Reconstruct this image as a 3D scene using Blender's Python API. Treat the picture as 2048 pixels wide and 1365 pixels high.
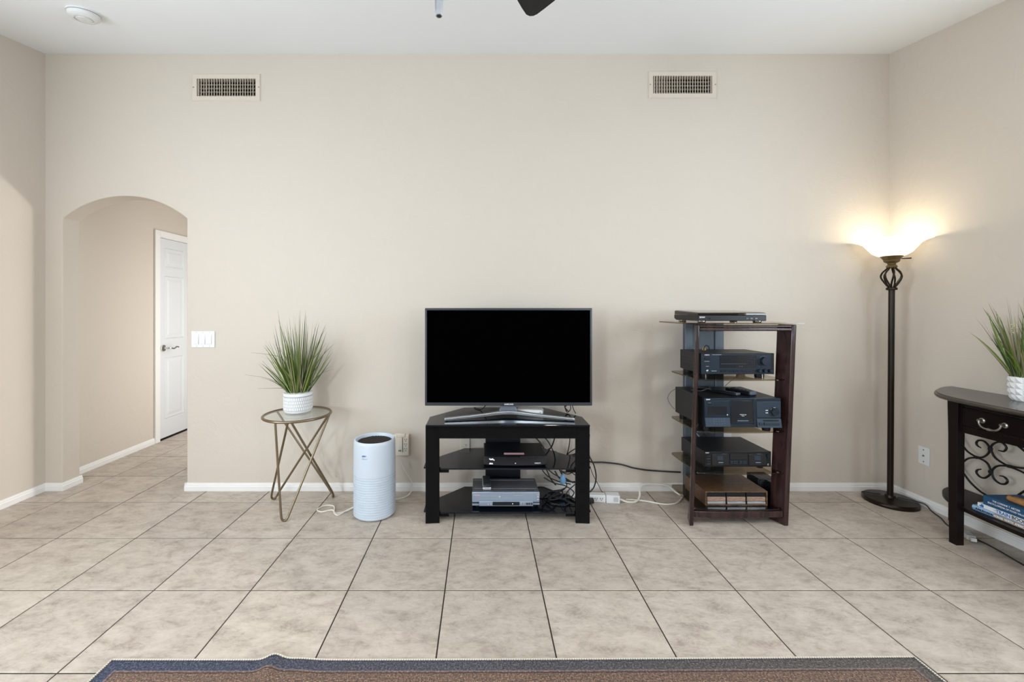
import bpy, bmesh, math, random
from mathutils import Vector, Matrix

# ------------------------------------------------------------------ clear
for o in list(bpy.data.objects):
    bpy.data.objects.remove(o, do_unlink=True)
sc = bpy.context.scene
COL = sc.collection
R = math.radians

# ------------------------------------------------------------------ camera
cd = bpy.data.cameras.new('camera')
cam = bpy.data.objects.new('camera', cd)
COL.objects.link(cam)
cam.location = (0.0, 0.0, 1.27)
cam.rotation_euler = (R(90), 0, 0)
cd.sensor_width = 36.0
cd.lens = 36.0 * 850.0 / 2048.0
cd.shift_x = (1024 - 963) / 2048.0
cd.shift_y = (620 - 682.5) / 2048.0
cd.clip_start = 0.02
sc.camera = cam

# ------------------------------------------------------------------ world, lights, exposure
sc.view_settings.view_transform = 'Standard'
sc.view_settings.look = 'None'
sc.view_settings.gamma = 1.0
sc.view_settings.use_curve_mapping = False
sc.view_settings.exposure = -0.36

w = bpy.data.worlds.new('daylight')
sc.world = w
w.use_nodes = True
bg = w.node_tree.nodes['Background']
bg.inputs[0].default_value = (0.75, 0.86, 1.0, 1)
bg.inputs[1].default_value = 0.6


def area(name, loc, rot, sx, sy, power, col, spread=180):
    l = bpy.data.lights.new(name, 'AREA')
    l.shape = 'RECTANGLE'
    l.size, l.size_y = sx, sy
    l.energy = power
    l.color = col
    l.spread = R(spread)
    o = bpy.data.objects.new(name, l)
    COL.objects.link(o)
    o.location = loc
    o.rotation_euler = rot
    return o


DAY = (0.78, 0.90, 1.0)
# unseen windows: outer rear pair follows the shadows, the rest is added fill
area('window_daylight', (2.28, -2.17, 1.35), (R(90), 0, R(22)), 0.36, 0.8, 32, DAY)
area('window_daylight', (-2.28, -2.17, 1.35), (R(90), 0, R(-22)), 0.36, 0.8, 60, DAY)
area('window_daylight', (0.0, -2.17, 1.15), (R(90), 0, 0), 2.4, 1.9, 3, DAY)  # wide centre window, added as soft frontal fill
area('window_daylight', (-3.02, 0.50, 1.40), (R(98), 0, R(-90)), 1.5, 1.3, 108, DAY)  # side window added to brighten the right wall
area('window_daylight', (2.82, 1.05, 1.65), (R(92), 0, R(90)), 1.1, 1.0, 60, DAY)  # side window added to brighten the left wall
# added fill: unseen ceiling downlights over and behind the camera
FILL_CANS = [(-1.75, 0.35), (1.75, 0.35), (-1.0, -0.75), (1.0, -0.75)]
for cx_, cy_ in FILL_CANS:
    a_ = area('fill_downlight', (cx_, cy_, 3.066 + 0.158 * (cy_ - 2.982) - 0.03), (0, 0, 0), 0.16, 0.16, 15, (1.0, 0.91, 0.80))
    a_.data.shape = 'DISK'
# unseen side light for the hallway, set in an added doorway
area('hallway_light', (-1.965, 4.3, 1.08), (R(90), 0, R(90)), 1.1, 1.9, 25, (1.0, 0.985, 0.94))
# light from the next room falling through the arched opening in the right wall
pl = bpy.data.lights.new('next_room_light', 'SPOT')
pl.energy = 2000
pl.color = (1.0, 0.97, 0.92)
pl.shadow_soft_size = 0.012
pl.spot_size = R(60)
pl.spot_blend = 0.3
po = bpy.data.objects.new('next_room_light', pl)
COL.objects.link(po)
po.location = (8.0, -2.0, 2.0)
po.rotation_euler = (Vector((2.86, -0.15, 1.2)) - Vector(po.location)).to_track_quat('-Z', 'Y').to_euler()


# ------------------------------------------------------------------ materials
def mk(name, col, rough=0.5, metal=0.0, spec=0.5, noise=0.06, scale=40.0, bump=0.0, coat=0.0, emis=None, estr=0.0):
    m = bpy.data.materials.new(name)
    m.use_nodes = True
    nt = m.node_tree
    b = nt.nodes['Principled BSDF']
    b.inputs['Roughness'].default_value = rough
    b.inputs['Metallic'].default_value = metal
    b.inputs['Specular IOR Level'].default_value = spec
    b.inputs['Coat Weight'].default_value = coat
    b.inputs['Coat Roughness'].default_value = 0.08
    tc = nt.nodes.new('ShaderNodeTexCoord')
    n = nt.nodes.new('ShaderNodeTexNoise')
    n.inputs['Scale'].default_value = scale
    n.inputs['Detail'].default_value = 3
    nt.links.new(tc.outputs['Object'], n.inputs['Vector'])
    mix = nt.nodes.new('ShaderNodeMix')
    mix.data_type = 'RGBA'
    mix.inputs[6].default_value = tuple(max(0, c * (1 - noise)) for c in col) + (1,)
    mix.inputs[7].default_value = tuple(min(1, c * (1 + noise)) for c in col) + (1,)
    nt.links.new(n.outputs['Fac'], mix.inputs[0])
    nt.links.new(mix.outputs[2], b.inputs['Base Color'])
    if bump:
        bp = nt.nodes.new('ShaderNodeBump')
        bp.inputs['Strength'].default_value = bump
        bp.inputs['Distance'].default_value = 0.002
        nt.links.new(n.outputs['Fac'], bp.inputs['Height'])
        nt.links.new(bp.outputs['Normal'], b.inputs['Normal'])
    if emis:
        b.inputs['Emission Color'].default_value = tuple(emis) + (1,)
        b.inputs['Emission Strength'].default_value = estr
    return m


def mk_wall(name, col, bump=0.5):
    m = bpy.data.materials.new(name)
    m.use_nodes = True
    nt = m.node_tree
    N, L = nt.nodes, nt.links
    b = N['Principled BSDF']
    b.inputs['Roughness'].default_value = 0.62
    b.inputs['Specular IOR Level'].default_value = 0.25
    g = N.new('ShaderNodeNewGeometry')
    n1 = N.new('ShaderNodeTexNoise')
    n1.inputs['Scale'].default_value = 9
    n1.inputs['Detail'].default_value = 5
    n1.inputs['Distortion'].default_value = 1.2
    L.new(g.outputs['Position'], n1.inputs['Vector'])
    rp = N.new('ShaderNodeValToRGB')
    rp.color_ramp.elements[0].position = 0.52
    rp.color_ramp.elements[1].position = 0.62
    L.new(n1.outputs['Fac'], rp.inputs[0])
    n2 = N.new('ShaderNodeTexNoise')
    n2.inputs['Scale'].default_value = 60
    n2.inputs['Detail'].default_value = 3
    L.new(g.outputs['Position'], n2.inputs['Vector'])
    ad = N.new('ShaderNodeMath')
    ad.operation = 'MULTIPLY_ADD'
    ad.inputs[1].default_value = 0.25
    L.new(n2.outputs['Fac'], ad.inputs[0])
    L.new(rp.outputs[0], ad.inputs[2])
    bp = N.new('ShaderNodeBump')
    bp.inputs['Strength'].default_value = bump
    bp.inputs['Distance'].default_value = 0.0012
    L.new(ad.outputs[0], bp.inputs['Height'])
    L.new(bp.outputs['Normal'], b.inputs['Normal'])
    n3 = N.new('ShaderNodeTexNoise')
    n3.inputs['Scale'].default_value = 1.3
    L.new(g.outputs['Position'], n3.inputs['Vector'])
    mix = N.new('ShaderNodeMix')
    mix.data_type = 'RGBA'
    mix.inputs[6].default_value = tuple(c * 0.985 for c in col) + (1,)
    mix.inputs[7].default_value = tuple(c * 1.015 for c in col) + (1,)
    L.new(n3.outputs['Fac'], mix.inputs[0])
    L.new(mix.outputs[2], b.inputs['Base Color'])
    return m


def mk_tile():
    m = bpy.data.materials.new('ceramic_tile')
    m.use_nodes = True
    nt = m.node_tree
    N, L = nt.nodes, nt.links
    b = N['Principled BSDF']
    b.inputs['Roughness'].default_value = 0.42
    b.inputs['Specular IOR Level'].default_value = 0.35
    tc = N.new('ShaderNodeTexCoord')
    oi = N.new('ShaderNodeObjectInfo')
    mul = N.new('ShaderNodeMath')
    mul.operation = 'MULTIPLY'
    mul.inputs[1].default_value = 37.0
    L.new(oi.outputs['Random'], mul.inputs[0])
    cx = N.new('ShaderNodeCombineXYZ')
    L.new(mul.outputs[0], cx.inputs[0])
    L.new(mul.outputs[0], cx.inputs[1])
    mp = N.new('ShaderNodeMapping')
    mp.inputs['Rotation'].default_value = (0, 0, R(28))
    mp.inputs['Scale'].default_value = (0.75, 1.35, 1)
    L.new(tc.outputs['Object'], mp.inputs['Vector'])
    va = N.new('ShaderNodeVectorMath')
    L.new(mp.outputs[0], va.inputs[0])
    L.new(cx.outputs[0], va.inputs[1])
    n1 = N.new('ShaderNodeTexNoise')
    n1.inputs['Scale'].default_value = 11
    n1.inputs['Detail'].default_value = 10
    n1.inputs['Roughness'].default_value = 0.66
    n1.inputs['Distortion'].default_value = 0.35
    L.new(va.outputs[0], n1.inputs['Vector'])
    rp = N.new('ShaderNodeValToRGB')
    e = rp.color_ramp.elements
    e[0].position = 0.30
    e[0].color = (0.325, 0.268, 0.222, 1)
    e[1].position = 0.70
    e[1].color = (0.575, 0.505, 0.435, 1)
    c = e.new(0.45)
    c.color = (0.450, 0.386, 0.326, 1)
    c = e.new(0.56)
    c.color = (0.520, 0.452, 0.386, 1)
    n4 = N.new('ShaderNodeTexNoise')
    n4.inputs['Scale'].default_value = 38
    n4.inputs['Detail'].default_value = 8
    n4.inputs['Roughness'].default_value = 0.7
    n4.inputs['Distortion'].default_value = 0.8
    L.new(va.outputs[0], n4.inputs['Vector'])
    m4 = N.new('ShaderNodeMath')
    m4.operation = 'MULTIPLY_ADD'
    m4.inputs[1].default_value = 0.42
    L.new(n4.outputs['Fac'], m4.inputs[0])
    m5 = N.new('ShaderNodeMath')
    m5.operation = 'MULTIPLY_ADD'
    m5.inputs[1].default_value = 0.78
    m5.inputs[2].default_value = -0.10
    L.new(n1.outputs['Fac'], m5.inputs[0])
    L.new(m5.outputs[0], m4.inputs[2])
    # thin meandering veins
    n5 = N.new('ShaderNodeTexNoise')
    n5.inputs['Scale'].default_value = 8
    n5.inputs['Detail'].default_value = 7
    n5.inputs['Roughness'].default_value = 0.68
    n5.inputs['Distortion'].default_value = 1.0
    L.new(va.outputs[0], n5.inputs['Vector'])
    ab = N.new('ShaderNodeMath')
    ab.operation = 'SUBTRACT'
    ab.inputs[1].default_value = 0.5
    L.new(n5.outputs['Fac'], ab.inputs[0])
    ab2 = N.new('ShaderNodeMath')
    ab2.operation = 'ABSOLUTE'
    L.new(ab.outputs[0], ab2.inputs[0])
    vr = N.new('ShaderNodeMapRange')
    vr.inputs[1].default_value = 0.0
    vr.inputs[2].default_value = 0.028
    vr.inputs[3].default_value = -0.085
    vr.inputs[4].default_value = 0.0
    L.new(ab2.outputs[0], vr.inputs[0])
    m6 = N.new('ShaderNodeMath')
    m6.operation = 'ADD'
    L.new(m4.outputs[0], m6.inputs[0])
    L.new(vr.outputs[0], m6.inputs[1])
    L.new(m6.outputs[0], rp.inputs[0])
    hs = N.new('ShaderNodeHueSaturation')
    mr = N.new('ShaderNodeMapRange')
    mr.inputs[3].default_value = 0.94
    mr.inputs[4].default_value = 1.06
    L.new(oi.outputs['Random'], mr.inputs[0])
    L.new(mr.outputs[0], hs.inputs['Value'])
    L.new(rp.outputs[0], hs.inputs['Color'])
    L.new(hs.outputs[0], b.inputs['Base Color'])
    bp = N.new('ShaderNodeBump')
    bp.inputs['Strength'].default_value = 0.25
    bp.inputs['Distance'].default_value = 0.002
    L.new(n1.outputs['Fac'], bp.inputs['Height'])
    L.new(bp.outputs['Normal'], b.inputs['Normal'])
    return m


def mk_wood(name, c0, c1, scale=6.0, stretch=(1, 8, 8), rough=0.4, dist=3.0):
    m = bpy.data.materials.new(name)
    m.use_nodes = True
    nt = m.node_tree
    N, L = nt.nodes, nt.links
    b = N['Principled BSDF']
    b.inputs['Roughness'].default_value = rough
    tc = N.new('ShaderNodeTexCoord')
    mp = N.new('ShaderNodeMapping')
    mp.inputs['Scale'].default_value = stretch
    L.new(tc.outputs['Object'], mp.inputs['Vector'])
    n = N.new('ShaderNodeTexNoise')
    n.inputs['Scale'].default_value = scale
    n.inputs['Detail'].default_value = 6
    n.inputs['Distortion'].default_value = dist
    L.new(mp.outputs[0], n.inputs['Vector'])
    rp = N.new('ShaderNodeValToRGB')
    rp.color_ramp.elements[0].position = 0.35
    rp.color_ramp.elements[0].color = tuple(c0) + (1,)
    rp.color_ramp.elements[1].position = 0.65
    rp.color_ramp.elements[1].color = tuple(c1) + (1,)
    L.new(n.outputs['Fac'], rp.inputs[0])
    L.new(rp.outputs[0], b.inputs['Base Color'])
    return m


def mk_glass(name, tint, rough=0.02, refl=0.9):
    """thin sheet glass: tinted transmission plus fresnel mirror"""
    m = bpy.data.materials.new(name)
    m.use_nodes = True
    nt = m.node_tree
    N, L = nt.nodes, nt.links
    N.remove(N['Principled BSDF'])
    out = N['Material Output']
    t = N.new('ShaderNodeBsdfTransparent')
    tcn = N.new('ShaderNodeTexCoord')
    ns = N.new('ShaderNodeTexNoise')
    ns.inputs['Scale'].default_value = 3
    L.new(tcn.outputs['Object'], ns.inputs['Vector'])
    mx = N.new('ShaderNodeMix')
    mx.data_type = 'RGBA'
    mx.inputs[6].default_value = tuple(c * 0.98 for c in tint) + (1,)
    mx.inputs[7].default_value = tuple(tint) + (1,)
    L.new(ns.outputs['Fac'], mx.inputs[0])
    L.new(mx.outputs[2], t.inputs[0])
    g = N.new('ShaderNodeBsdfGlossy')
    g.inputs['Roughness'].default_value = rough
    g.inputs[0].default_value = (refl, refl, refl, 1)
    fr = N.new('ShaderNodeFresnel')
    fr.inputs[0].default_value = 1.5
    ms = N.new('ShaderNodeMixShader')
    geo = N.new('ShaderNodeNewGeometry')
    inv = N.new('ShaderNodeMath')
    inv.operation = 'SUBTRACT'
    inv.inputs[0].default_value = 1.0
    L.new(geo.outputs['Backfacing'], inv.inputs[1])
    mu = N.new('ShaderNodeMath')
    mu.operation = 'MULTIPLY'
    L.new(fr.outputs[0], mu.inputs[0])
    L.new(inv.outputs[0], mu.inputs[1])
    L.new(mu.outputs[0], ms.inputs[0])
    L.new(t.outputs[0], ms.inputs[1])
    L.new(g.outputs[0], ms.inputs[2])
    L.new(ms.outputs[0], out.inputs[0])
    return m


def mk_shade():
    m = bpy.data.materials.new('frosted_lamp_glass')
    m.use_nodes = True
    nt = m.node_tree
    N, L = nt.nodes, nt.links
    b = N['Principled BSDF']
    out = N['Material Output']
    b.inputs['Roughness'].default_value = 0.35
    tc = N.new('ShaderNodeTexCoord')
    n = N.new('ShaderNodeTexNoise')
    n.inputs['Scale'].default_value = 9
    n.inputs['Distortion'].default_value = 2
    L.new(tc.outputs['Object'], n.inputs['Vector'])
    rp = N.new('ShaderNodeValToRGB')
    rp.color_ramp.elements[0].color = (0.95, 0.90, 0.78, 1)
    rp.color_ramp.elements[1].color = (1, 0.97, 0.90, 1)
    L.new(n.outputs['Fac'], rp.inputs[0])
    L.new(rp.outputs[0], b.inputs['Base Color'])
    L.new(rp.outputs[0], b.inputs['Emission Color'])
    b.inputs['Emission Strength'].default_value = 0.95
    t = N.new('ShaderNodeBsdfTranslucent')
    L.new(rp.outputs[0], t.inputs[0])
    ms = N.new('ShaderNodeMixShader')
    ms.inputs[0].default_value = 0.3
    L.new(b.outputs[0], ms.inputs[1])
    L.new(t.outputs[0], ms.inputs[2])
    L.new(ms.outputs[0], out.inputs[0])
    return m


def mk_rug():
    m = bpy.data.materials.new('woven_rug')
    m.use_nodes = True
    nt = m.node_tree
    N, L = nt.nodes, nt.links
    b = N['Principled BSDF']
    b.inputs['Roughness'].default_value = 0.9
    b.inputs['Specular IOR Level'].default_value = 0.15
    uv = N.new('ShaderNodeUVMap')            # uv = metres along / across the rug from its front-left corner
    sp = N.new('ShaderNodeSeparateXYZ')
    L.new(uv.outputs[0], sp.inputs[0])

    def mth(op, a, bb=None, clamp=False):
        n = N.new('ShaderNodeMath')
        n.operation = op
        n.use_clamp = clamp
        for i, q in enumerate((a, bb)):
            if q is None:
                continue
            if isinstance(q, (int, float)):
                n.inputs[i].default_value = q
            else:
                L.new(q, n.inputs[i])
        return n.outputs[0]

    def ramp(fac, els):
        r = N.new('ShaderNodeValToRGB')
        e = r.color_ramp.elements
        e[0].position, e[0].color = els[0][0], tuple(els[0][1]) + (1,)
        e[1].position, e[1].color = els[-1][0], tuple(els[-1][1]) + (1,)
        for p, c in els[1:-1]:
            k = e.new(p)
            k.color = tuple(c) + (1,)
        L.new(fac, r.inputs[0])
        return r.outputs[0]

    def mixc(f, a, bb):
        n = N.new('ShaderNodeMix')
        n.data_type = 'RGBA'
        for i, q in ((0, f), (6, a), (7, bb)):
            if isinstance(q, (int, float)):
                n.inputs[i].default_value = q
            elif isinstance(q, tuple):
                n.inputs[i].default_value = q + (1,)
            else:
                L.new(q, n.inputs[i])
        return n.outputs[2]
    U, V = sp.outputs[0], sp.outputs[1]
    d = mth('MINIMUM', mth('MINIMUM', U, mth('SUBTRACT', 2.906, U)), mth('MINIMUM', V, mth('SUBTRACT', 2.3, V)))
    n1 = N.new('ShaderNodeTexNoise')
    n1.inputs['Scale'].default_value = 150
    n1.inputs['Detail'].default_value = 5
    n1.inputs['Roughness'].default_value = 0.75
    L.new(uv.outputs[0], n1.inputs['Vector'])
    n2 = N.new('ShaderNodeTexNoise')
    n2.inputs['Scale'].default_value = 22
    n2.inputs['Detail'].default_value = 3
    n2.inputs['Distortion'].default_value = 2.5
    L.new(uv.outputs[0], n2.inputs['Vector'])
    navy = ramp(n1.outputs['Fac'], [(0.3, (0.012, 0.015, 0.028)), (0.5, (0.050, 0.062, 0.105)), (0.72, (0.26, 0.27, 0.31))])
    char = ramp(n1.outputs['Fac'], [(0.3, (0.022, 0.018, 0.016)), (0.5, (0.11, 0.095, 0.085)), (0.72, (0.38, 0.33, 0.29))])
    outer = mixc(mth('MULTIPLY', U, 0.38, True), navy, char)
    inner = ramp(n1.outputs['Fac'], [(0.36, (0.015, 0.013, 0.015)), (0.47, (0.12, 0.08, 0.065)), (0.55, (0.33, 0.19, 0.12)), (0.68, (0.52, 0.42, 0.35))])
    vo = N.new('ShaderNodeTexVoronoi')
    vo.feature = 'DISTANCE_TO_EDGE'
    vo.inputs['Scale'].default_value = 130
    L.new(uv.outputs[0], vo.inputs['Vector'])
    fil = mth('LESS_THAN', vo.outputs['Distance'], 0.06)
    inner = mixc(mth('MULTIPLY', fil, 0.75), inner, (0.05, 0.045, 0.055))
    inner = mixc(mth('MULTIPLY', n2.outputs['Fac'], 0.3, True), inner, (0.36, 0.24, 0.17))
    c = mixc(mth('GREATER_THAN', d, 0.048), outer, inner)
    ln = mth('MULTIPLY', mth('GREATER_THAN', d, 0.045), mth('LESS_THAN', d, 0.0485))
    c = mixc(mth('MULTIPLY', ln, 0.6), c, (0.34, 0.26, 0.26))
    ln2 = mth('MULTIPLY', mth('GREATER_THAN', d, 0.053), mth('LESS_THAN', d, 0.056))
    c = mixc(ln2, c, (0.06, 0.04, 0.045))
    # woven pick lines
    wv = mth('SINE', mth('MULTIPLY', V, 1100.0))
    c = mixc(mth('MULTIPLY', mth('GREATER_THAN', wv, 0.35), mth('MULTIPLY', n2.outputs['Fac'], 1.1)), c, (0.03, 0.028, 0.03))
    L.new(c, b.inputs['Base Color'])
    bp = N.new('ShaderNodeBump')
    bp.inputs['Strength'].default_value = 0.4
    bp.inputs['Distance'].default_value = 0.001
    L.new(wv, bp.inputs['Height'])
    L.new(bp.outputs['Normal'], b.inputs['Normal'])
    return m


M = {}
M['wall'] = mk_wall('beige_wall_paint', (0.602, 0.536, 0.462))
M['ceiling'] = mk_wall('white_ceiling_paint', (0.84, 0.85, 0.86), 0.12)
M['trim'] = mk('white_trim_paint', (0.80, 0.78, 0.755), 0.4, noise=0.01)
M['door'] = mk('white_door_paint', (0.68, 0.69, 0.70), 0.38, noise=0.01)
M['tile'] = mk_tile()
M['grout'] = mk('brown_grout', (0.030, 0.022, 0.016), 0.9, noise=0.2, scale=90, bump=0.3)
M['vent'] = mk('beige_vent_enamel', (0.62, 0.55, 0.465), 0.5, noise=0.02)
M['duct'] = mk('duct_metal', (0.02, 0.014, 0.008), 0.8, noise=0.1)
M['plastic_white'] = mk('white_plastic', (0.72, 0.72, 0.71), 0.35, noise=0.01)
M['purifier'] = mk('white_purifier_plastic', (0.54, 0.60, 0.67), 0.35, noise=0.01)
M['plastic_beige'] = mk('almond_plastic', (0.72, 0.66, 0.57), 0.4, noise=0.02)
M['plastic_grey'] = mk('grey_plastic', (0.42, 0.44, 0.47), 0.4, noise=0.03)
M['neck_grey'] = mk('dark_grey_plastic', (0.10, 0.115, 0.14), 0.35, noise=0.03)
M['print_dark'] = mk('dark_print', (0.03, 0.03, 0.035), 0.5, noise=0.02)
M['print_white'] = mk('white_print', (0.85, 0.86, 0.88), 0.5, noise=0.01)
M['print_grey'] = mk('grey_print', (0.35, 0.38, 0.42), 0.5, noise=0.01)
M['print_blue'] = mk('blue_print', (0.03, 0.16, 0.45), 0.5, noise=0.02)
M['screen'] = mk('screen_black', (0.0006, 0.0006, 0.0007), 0.3, spec=0.0, noise=0.02)
M['bezel'] = mk('dark_bezel', (0.03, 0.034, 0.04), 0.3, noise=0.03)
M['bezel_edge'] = mk('titanium_edge', (0.14, 0.145, 0.15), 0.35, metal=0.9, noise=0.03)
M['silver'] = mk('brushed_silver', (0.60, 0.63, 0.67), 0.28, metal=0.9, noise=0.04)
M['silver_dim'] = mk('grey_blue_trim', (0.16, 0.21, 0.28), 0.3, metal=0.6, noise=0.04)
M['chrome'] = mk('polished_chrome', (0.75, 0.75, 0.75), 0.12, metal=1.0, noise=0.02)
M['black_wood'] = mk('black_stained_wood', (0.006, 0.0055, 0.006), 0.32, spec=0.09, noise=0.3, scale=25)
M['black_glass'] = mk('black_glass', (0.003, 0.005, 0.009), 0.06, spec=0.42, noise=0.02)
M['black_panel'] = mk('black_panel', (0.006, 0.007, 0.012), 0.4, noise=0.1)
M['black_plastic'] = mk('black_plastic', (0.008, 0.009, 0.011), 0.35, spec=0.3, noise=0.08)
M['gloss_black'] = mk('gloss_black', (0.008, 0.009, 0.012), 0.12, noise=0.02)
M['black_metal'] = mk('black_painted_steel', (0.013, 0.0135, 0.015), 0.42, spec=0.3, noise=0.05, bump=0.05, scale=300)
M['slate'] = mk('slate_faceplate', (0.018, 0.027, 0.040), 0.33, metal=0.35, spec=0.3, noise=0.04)
M['slate_light'] = mk('slate_panel', (0.035, 0.050, 0.070), 0.36, metal=0.35, spec=0.3, noise=0.04)
M['cable'] = mk('black_cable', (0.013, 0.013, 0.015), 0.5, noise=0.05)
M['cable_white'] = mk('white_cable', (0.76, 0.72, 0.65), 0.45, noise=0.02)
M['cable_blue'] = mk('blue_plug_plastic', (0.18, 0.38, 0.62), 0.4, noise=0.02)
M['vcr_face'] = mk('silver_plastic', (0.30, 0.36, 0.45), 0.33, metal=0.45, noise=0.02)
M['vcr_body'] = mk('grey_steel_lid', (0.16, 0.165, 0.18), 0.4, metal=0.5, noise=0.04)
M['rack_wood'] = mk_wood('mahogany_stain', (0.017, 0.0075, 0.0075), (0.040, 0.0165, 0.0150), 5, (6, 6, 1), 0.25, 1.0)
M['column'] = mk('grey_column_steel', (0.10, 0.12, 0.145), 0.38, metal=0.5, noise=0.05)
M['smoked'] = mk_glass('smoked_glass', (0.60, 0.54, 0.45))
M['clear_glass'] = mk_glass('clear_glass', (0.93, 0.955, 0.95))
M['acrylic'] = mk_glass('smoked_acrylic', (0.20, 0.155, 0.11), 0.03)
M['brass'] = mk('brushed_brass', (0.25, 0.195, 0.13), 0.32, metal=0.95, noise=0.06)
M['oak'] = mk_wood('oak_veneer', (0.045, 0.022, 0.010), (0.150, 0.080, 0.040), 5, (3.5, 14, 14), 0.38, 2.2)
M['oak_light'] = mk_wood('oak_drawer_veneer', (0.20, 0.12, 0.08), (0.40, 0.27, 0.20), 7, (3, 14, 22), 0.4, 2.0)
M['bronze'] = mk('dark_bronze', (0.018, 0.011, 0.007), 0.30, metal=0.4, spec=0.3, noise=0.1)
M['bronze_cup'] = mk('antique_bronze', (0.16, 0.11, 0.05), 0.35, metal=0.7, noise=0.08)
M['lamp_shade'] = mk_shade()
M['console'] = mk('espresso_wood', (0.010, 0.006, 0.005), 0.28, spec=0.14, noise=0.3, scale=18)
M['console_top'] = mk('espresso_wood_top', (0.020, 0.014, 0.009), 0.33, noise=0.3, scale=18, coat=0.4)
M['iron'] = mk('black_wrought_iron', (0.012, 0.012, 0.013), 0.4, metal=0.4, noise=0.1)
M['pewter'] = mk('antique_pewter', (0.33, 0.31, 0.27), 0.35, metal=0.9, noise=0.15, scale=90)
M['ceramic'] = mk('white_ceramic', (0.80, 0.80, 0.80), 0.4, noise=0.015)
M['ceramic_groove'] = mk('grey_glaze', (0.42, 0.44, 0.47), 0.6, noise=0.1, scale=60)
M['soil'] = mk('brown_moss', (0.05, 0.04, 0.02), 0.9, noise=0.4, scale=150, bump=0.5)
LEAF = [mk('grass_blade_green', (0.115, 0.165, 0.022), 0.45, noise=0.25, scale=18),
        mk('grass_blade_dark', (0.038, 0.070, 0.012), 0.45, noise=0.25, scale=18),
        mk('grass_blade_grey', (0.17, 0.21, 0.085), 0.5, noise=0.2, scale=18),
        mk('grass_blade_light', (0.19, 0.24, 0.06), 0.45, noise=0.25, scale=18)]
LEAF_DRY = mk('grass_blade_dry', (0.24, 0.20, 0.11), 0.6, noise=0.2)
M['fan'] = mk_wood('dark_fan_blade', (0.006, 0.0055, 0.0055), (0.010, 0.009, 0.009), 6, (8, 2, 2), 0.6, 1)
M['rug'] = mk_rug()
M['rug_edge'] = mk('cream_yarn', (0.62, 0.56, 0.47), 0.9, noise=0.15, scale=200)
M['rug_stitch'] = mk('dark_yarn', (0.05, 0.05, 0.06), 0.9, noise=0.3, scale=200)
M['book_blue'] = mk('navy_cloth_cover', (0.012, 0.070, 0.155), 0.55, noise=0.08, scale=150)
M['book_white'] = mk('white_glossy_cover', (0.78, 0.79, 0.82), 0.3, noise=0.02)
M['book_sky'] = mk('sky_blue_cover', (0.30, 0.48, 0.70), 0.35, noise=0.15, scale=20)
M['book_photo'] = mk('printed_photo_cover', (0.34, 0.27, 0.22), 0.4, noise=0.6, scale=35)
M['book_red'] = mk('red_cover_print', (0.52, 0.12, 0.06), 0.4, noise=0.3, scale=30)
M['paper'] = mk('book_pages', (0.72, 0.68, 0.58), 0.8, noise=0.06, scale=200)
M['whittled'] = mk_wood('whittled_wood', (0.20, 0.085, 0.025), (0.40, 0.20, 0.07), 8, (8, 2, 8), 0.45, 1.5)
M['label_pink'] = mk('pink_sticker', (0.62, 0.36, 0.38), 0.6, noise=0.2, scale=60)
M['orange'] = mk('amber_plastic', (0.45, 0.27, 0.09), 0.4, noise=0.1)
M['sky_pane'] = M['clear_glass']

# ------------------------------------------------------------------ mesh helpers
W = {}


def world(o):
    return W.get(o.name, Vector((0, 0, 0))) if o else Vector((0, 0, 0))


def catmull(pts, k=6, closed=False):
    P = [Vector(p) for p in pts]
    n = len(P)
    out = []
    rng = range(n) if closed else range(n - 1)
    for i in rng:
        p1, p2 = P[i], P[(i + 1) % n]
        p0 = P[(i - 1) % n] if (closed or i > 0) else p1 * 2 - p2
        p3 = P[(i + 2) % n] if (closed or i + 2 < n) else p2 * 2 - p1
        for j in range(k):
            t = j / k
            out.append(0.5 * ((2 * p1) + (p2 - p0) * t + (2 * p0 - 5 * p1 + 4 * p2 - p3) * t * t + (3 * p1 - p0 - 3 * p2 + p3) * t ** 3))
    if not closed:
        out.append(P[-1])
    return out


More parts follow.
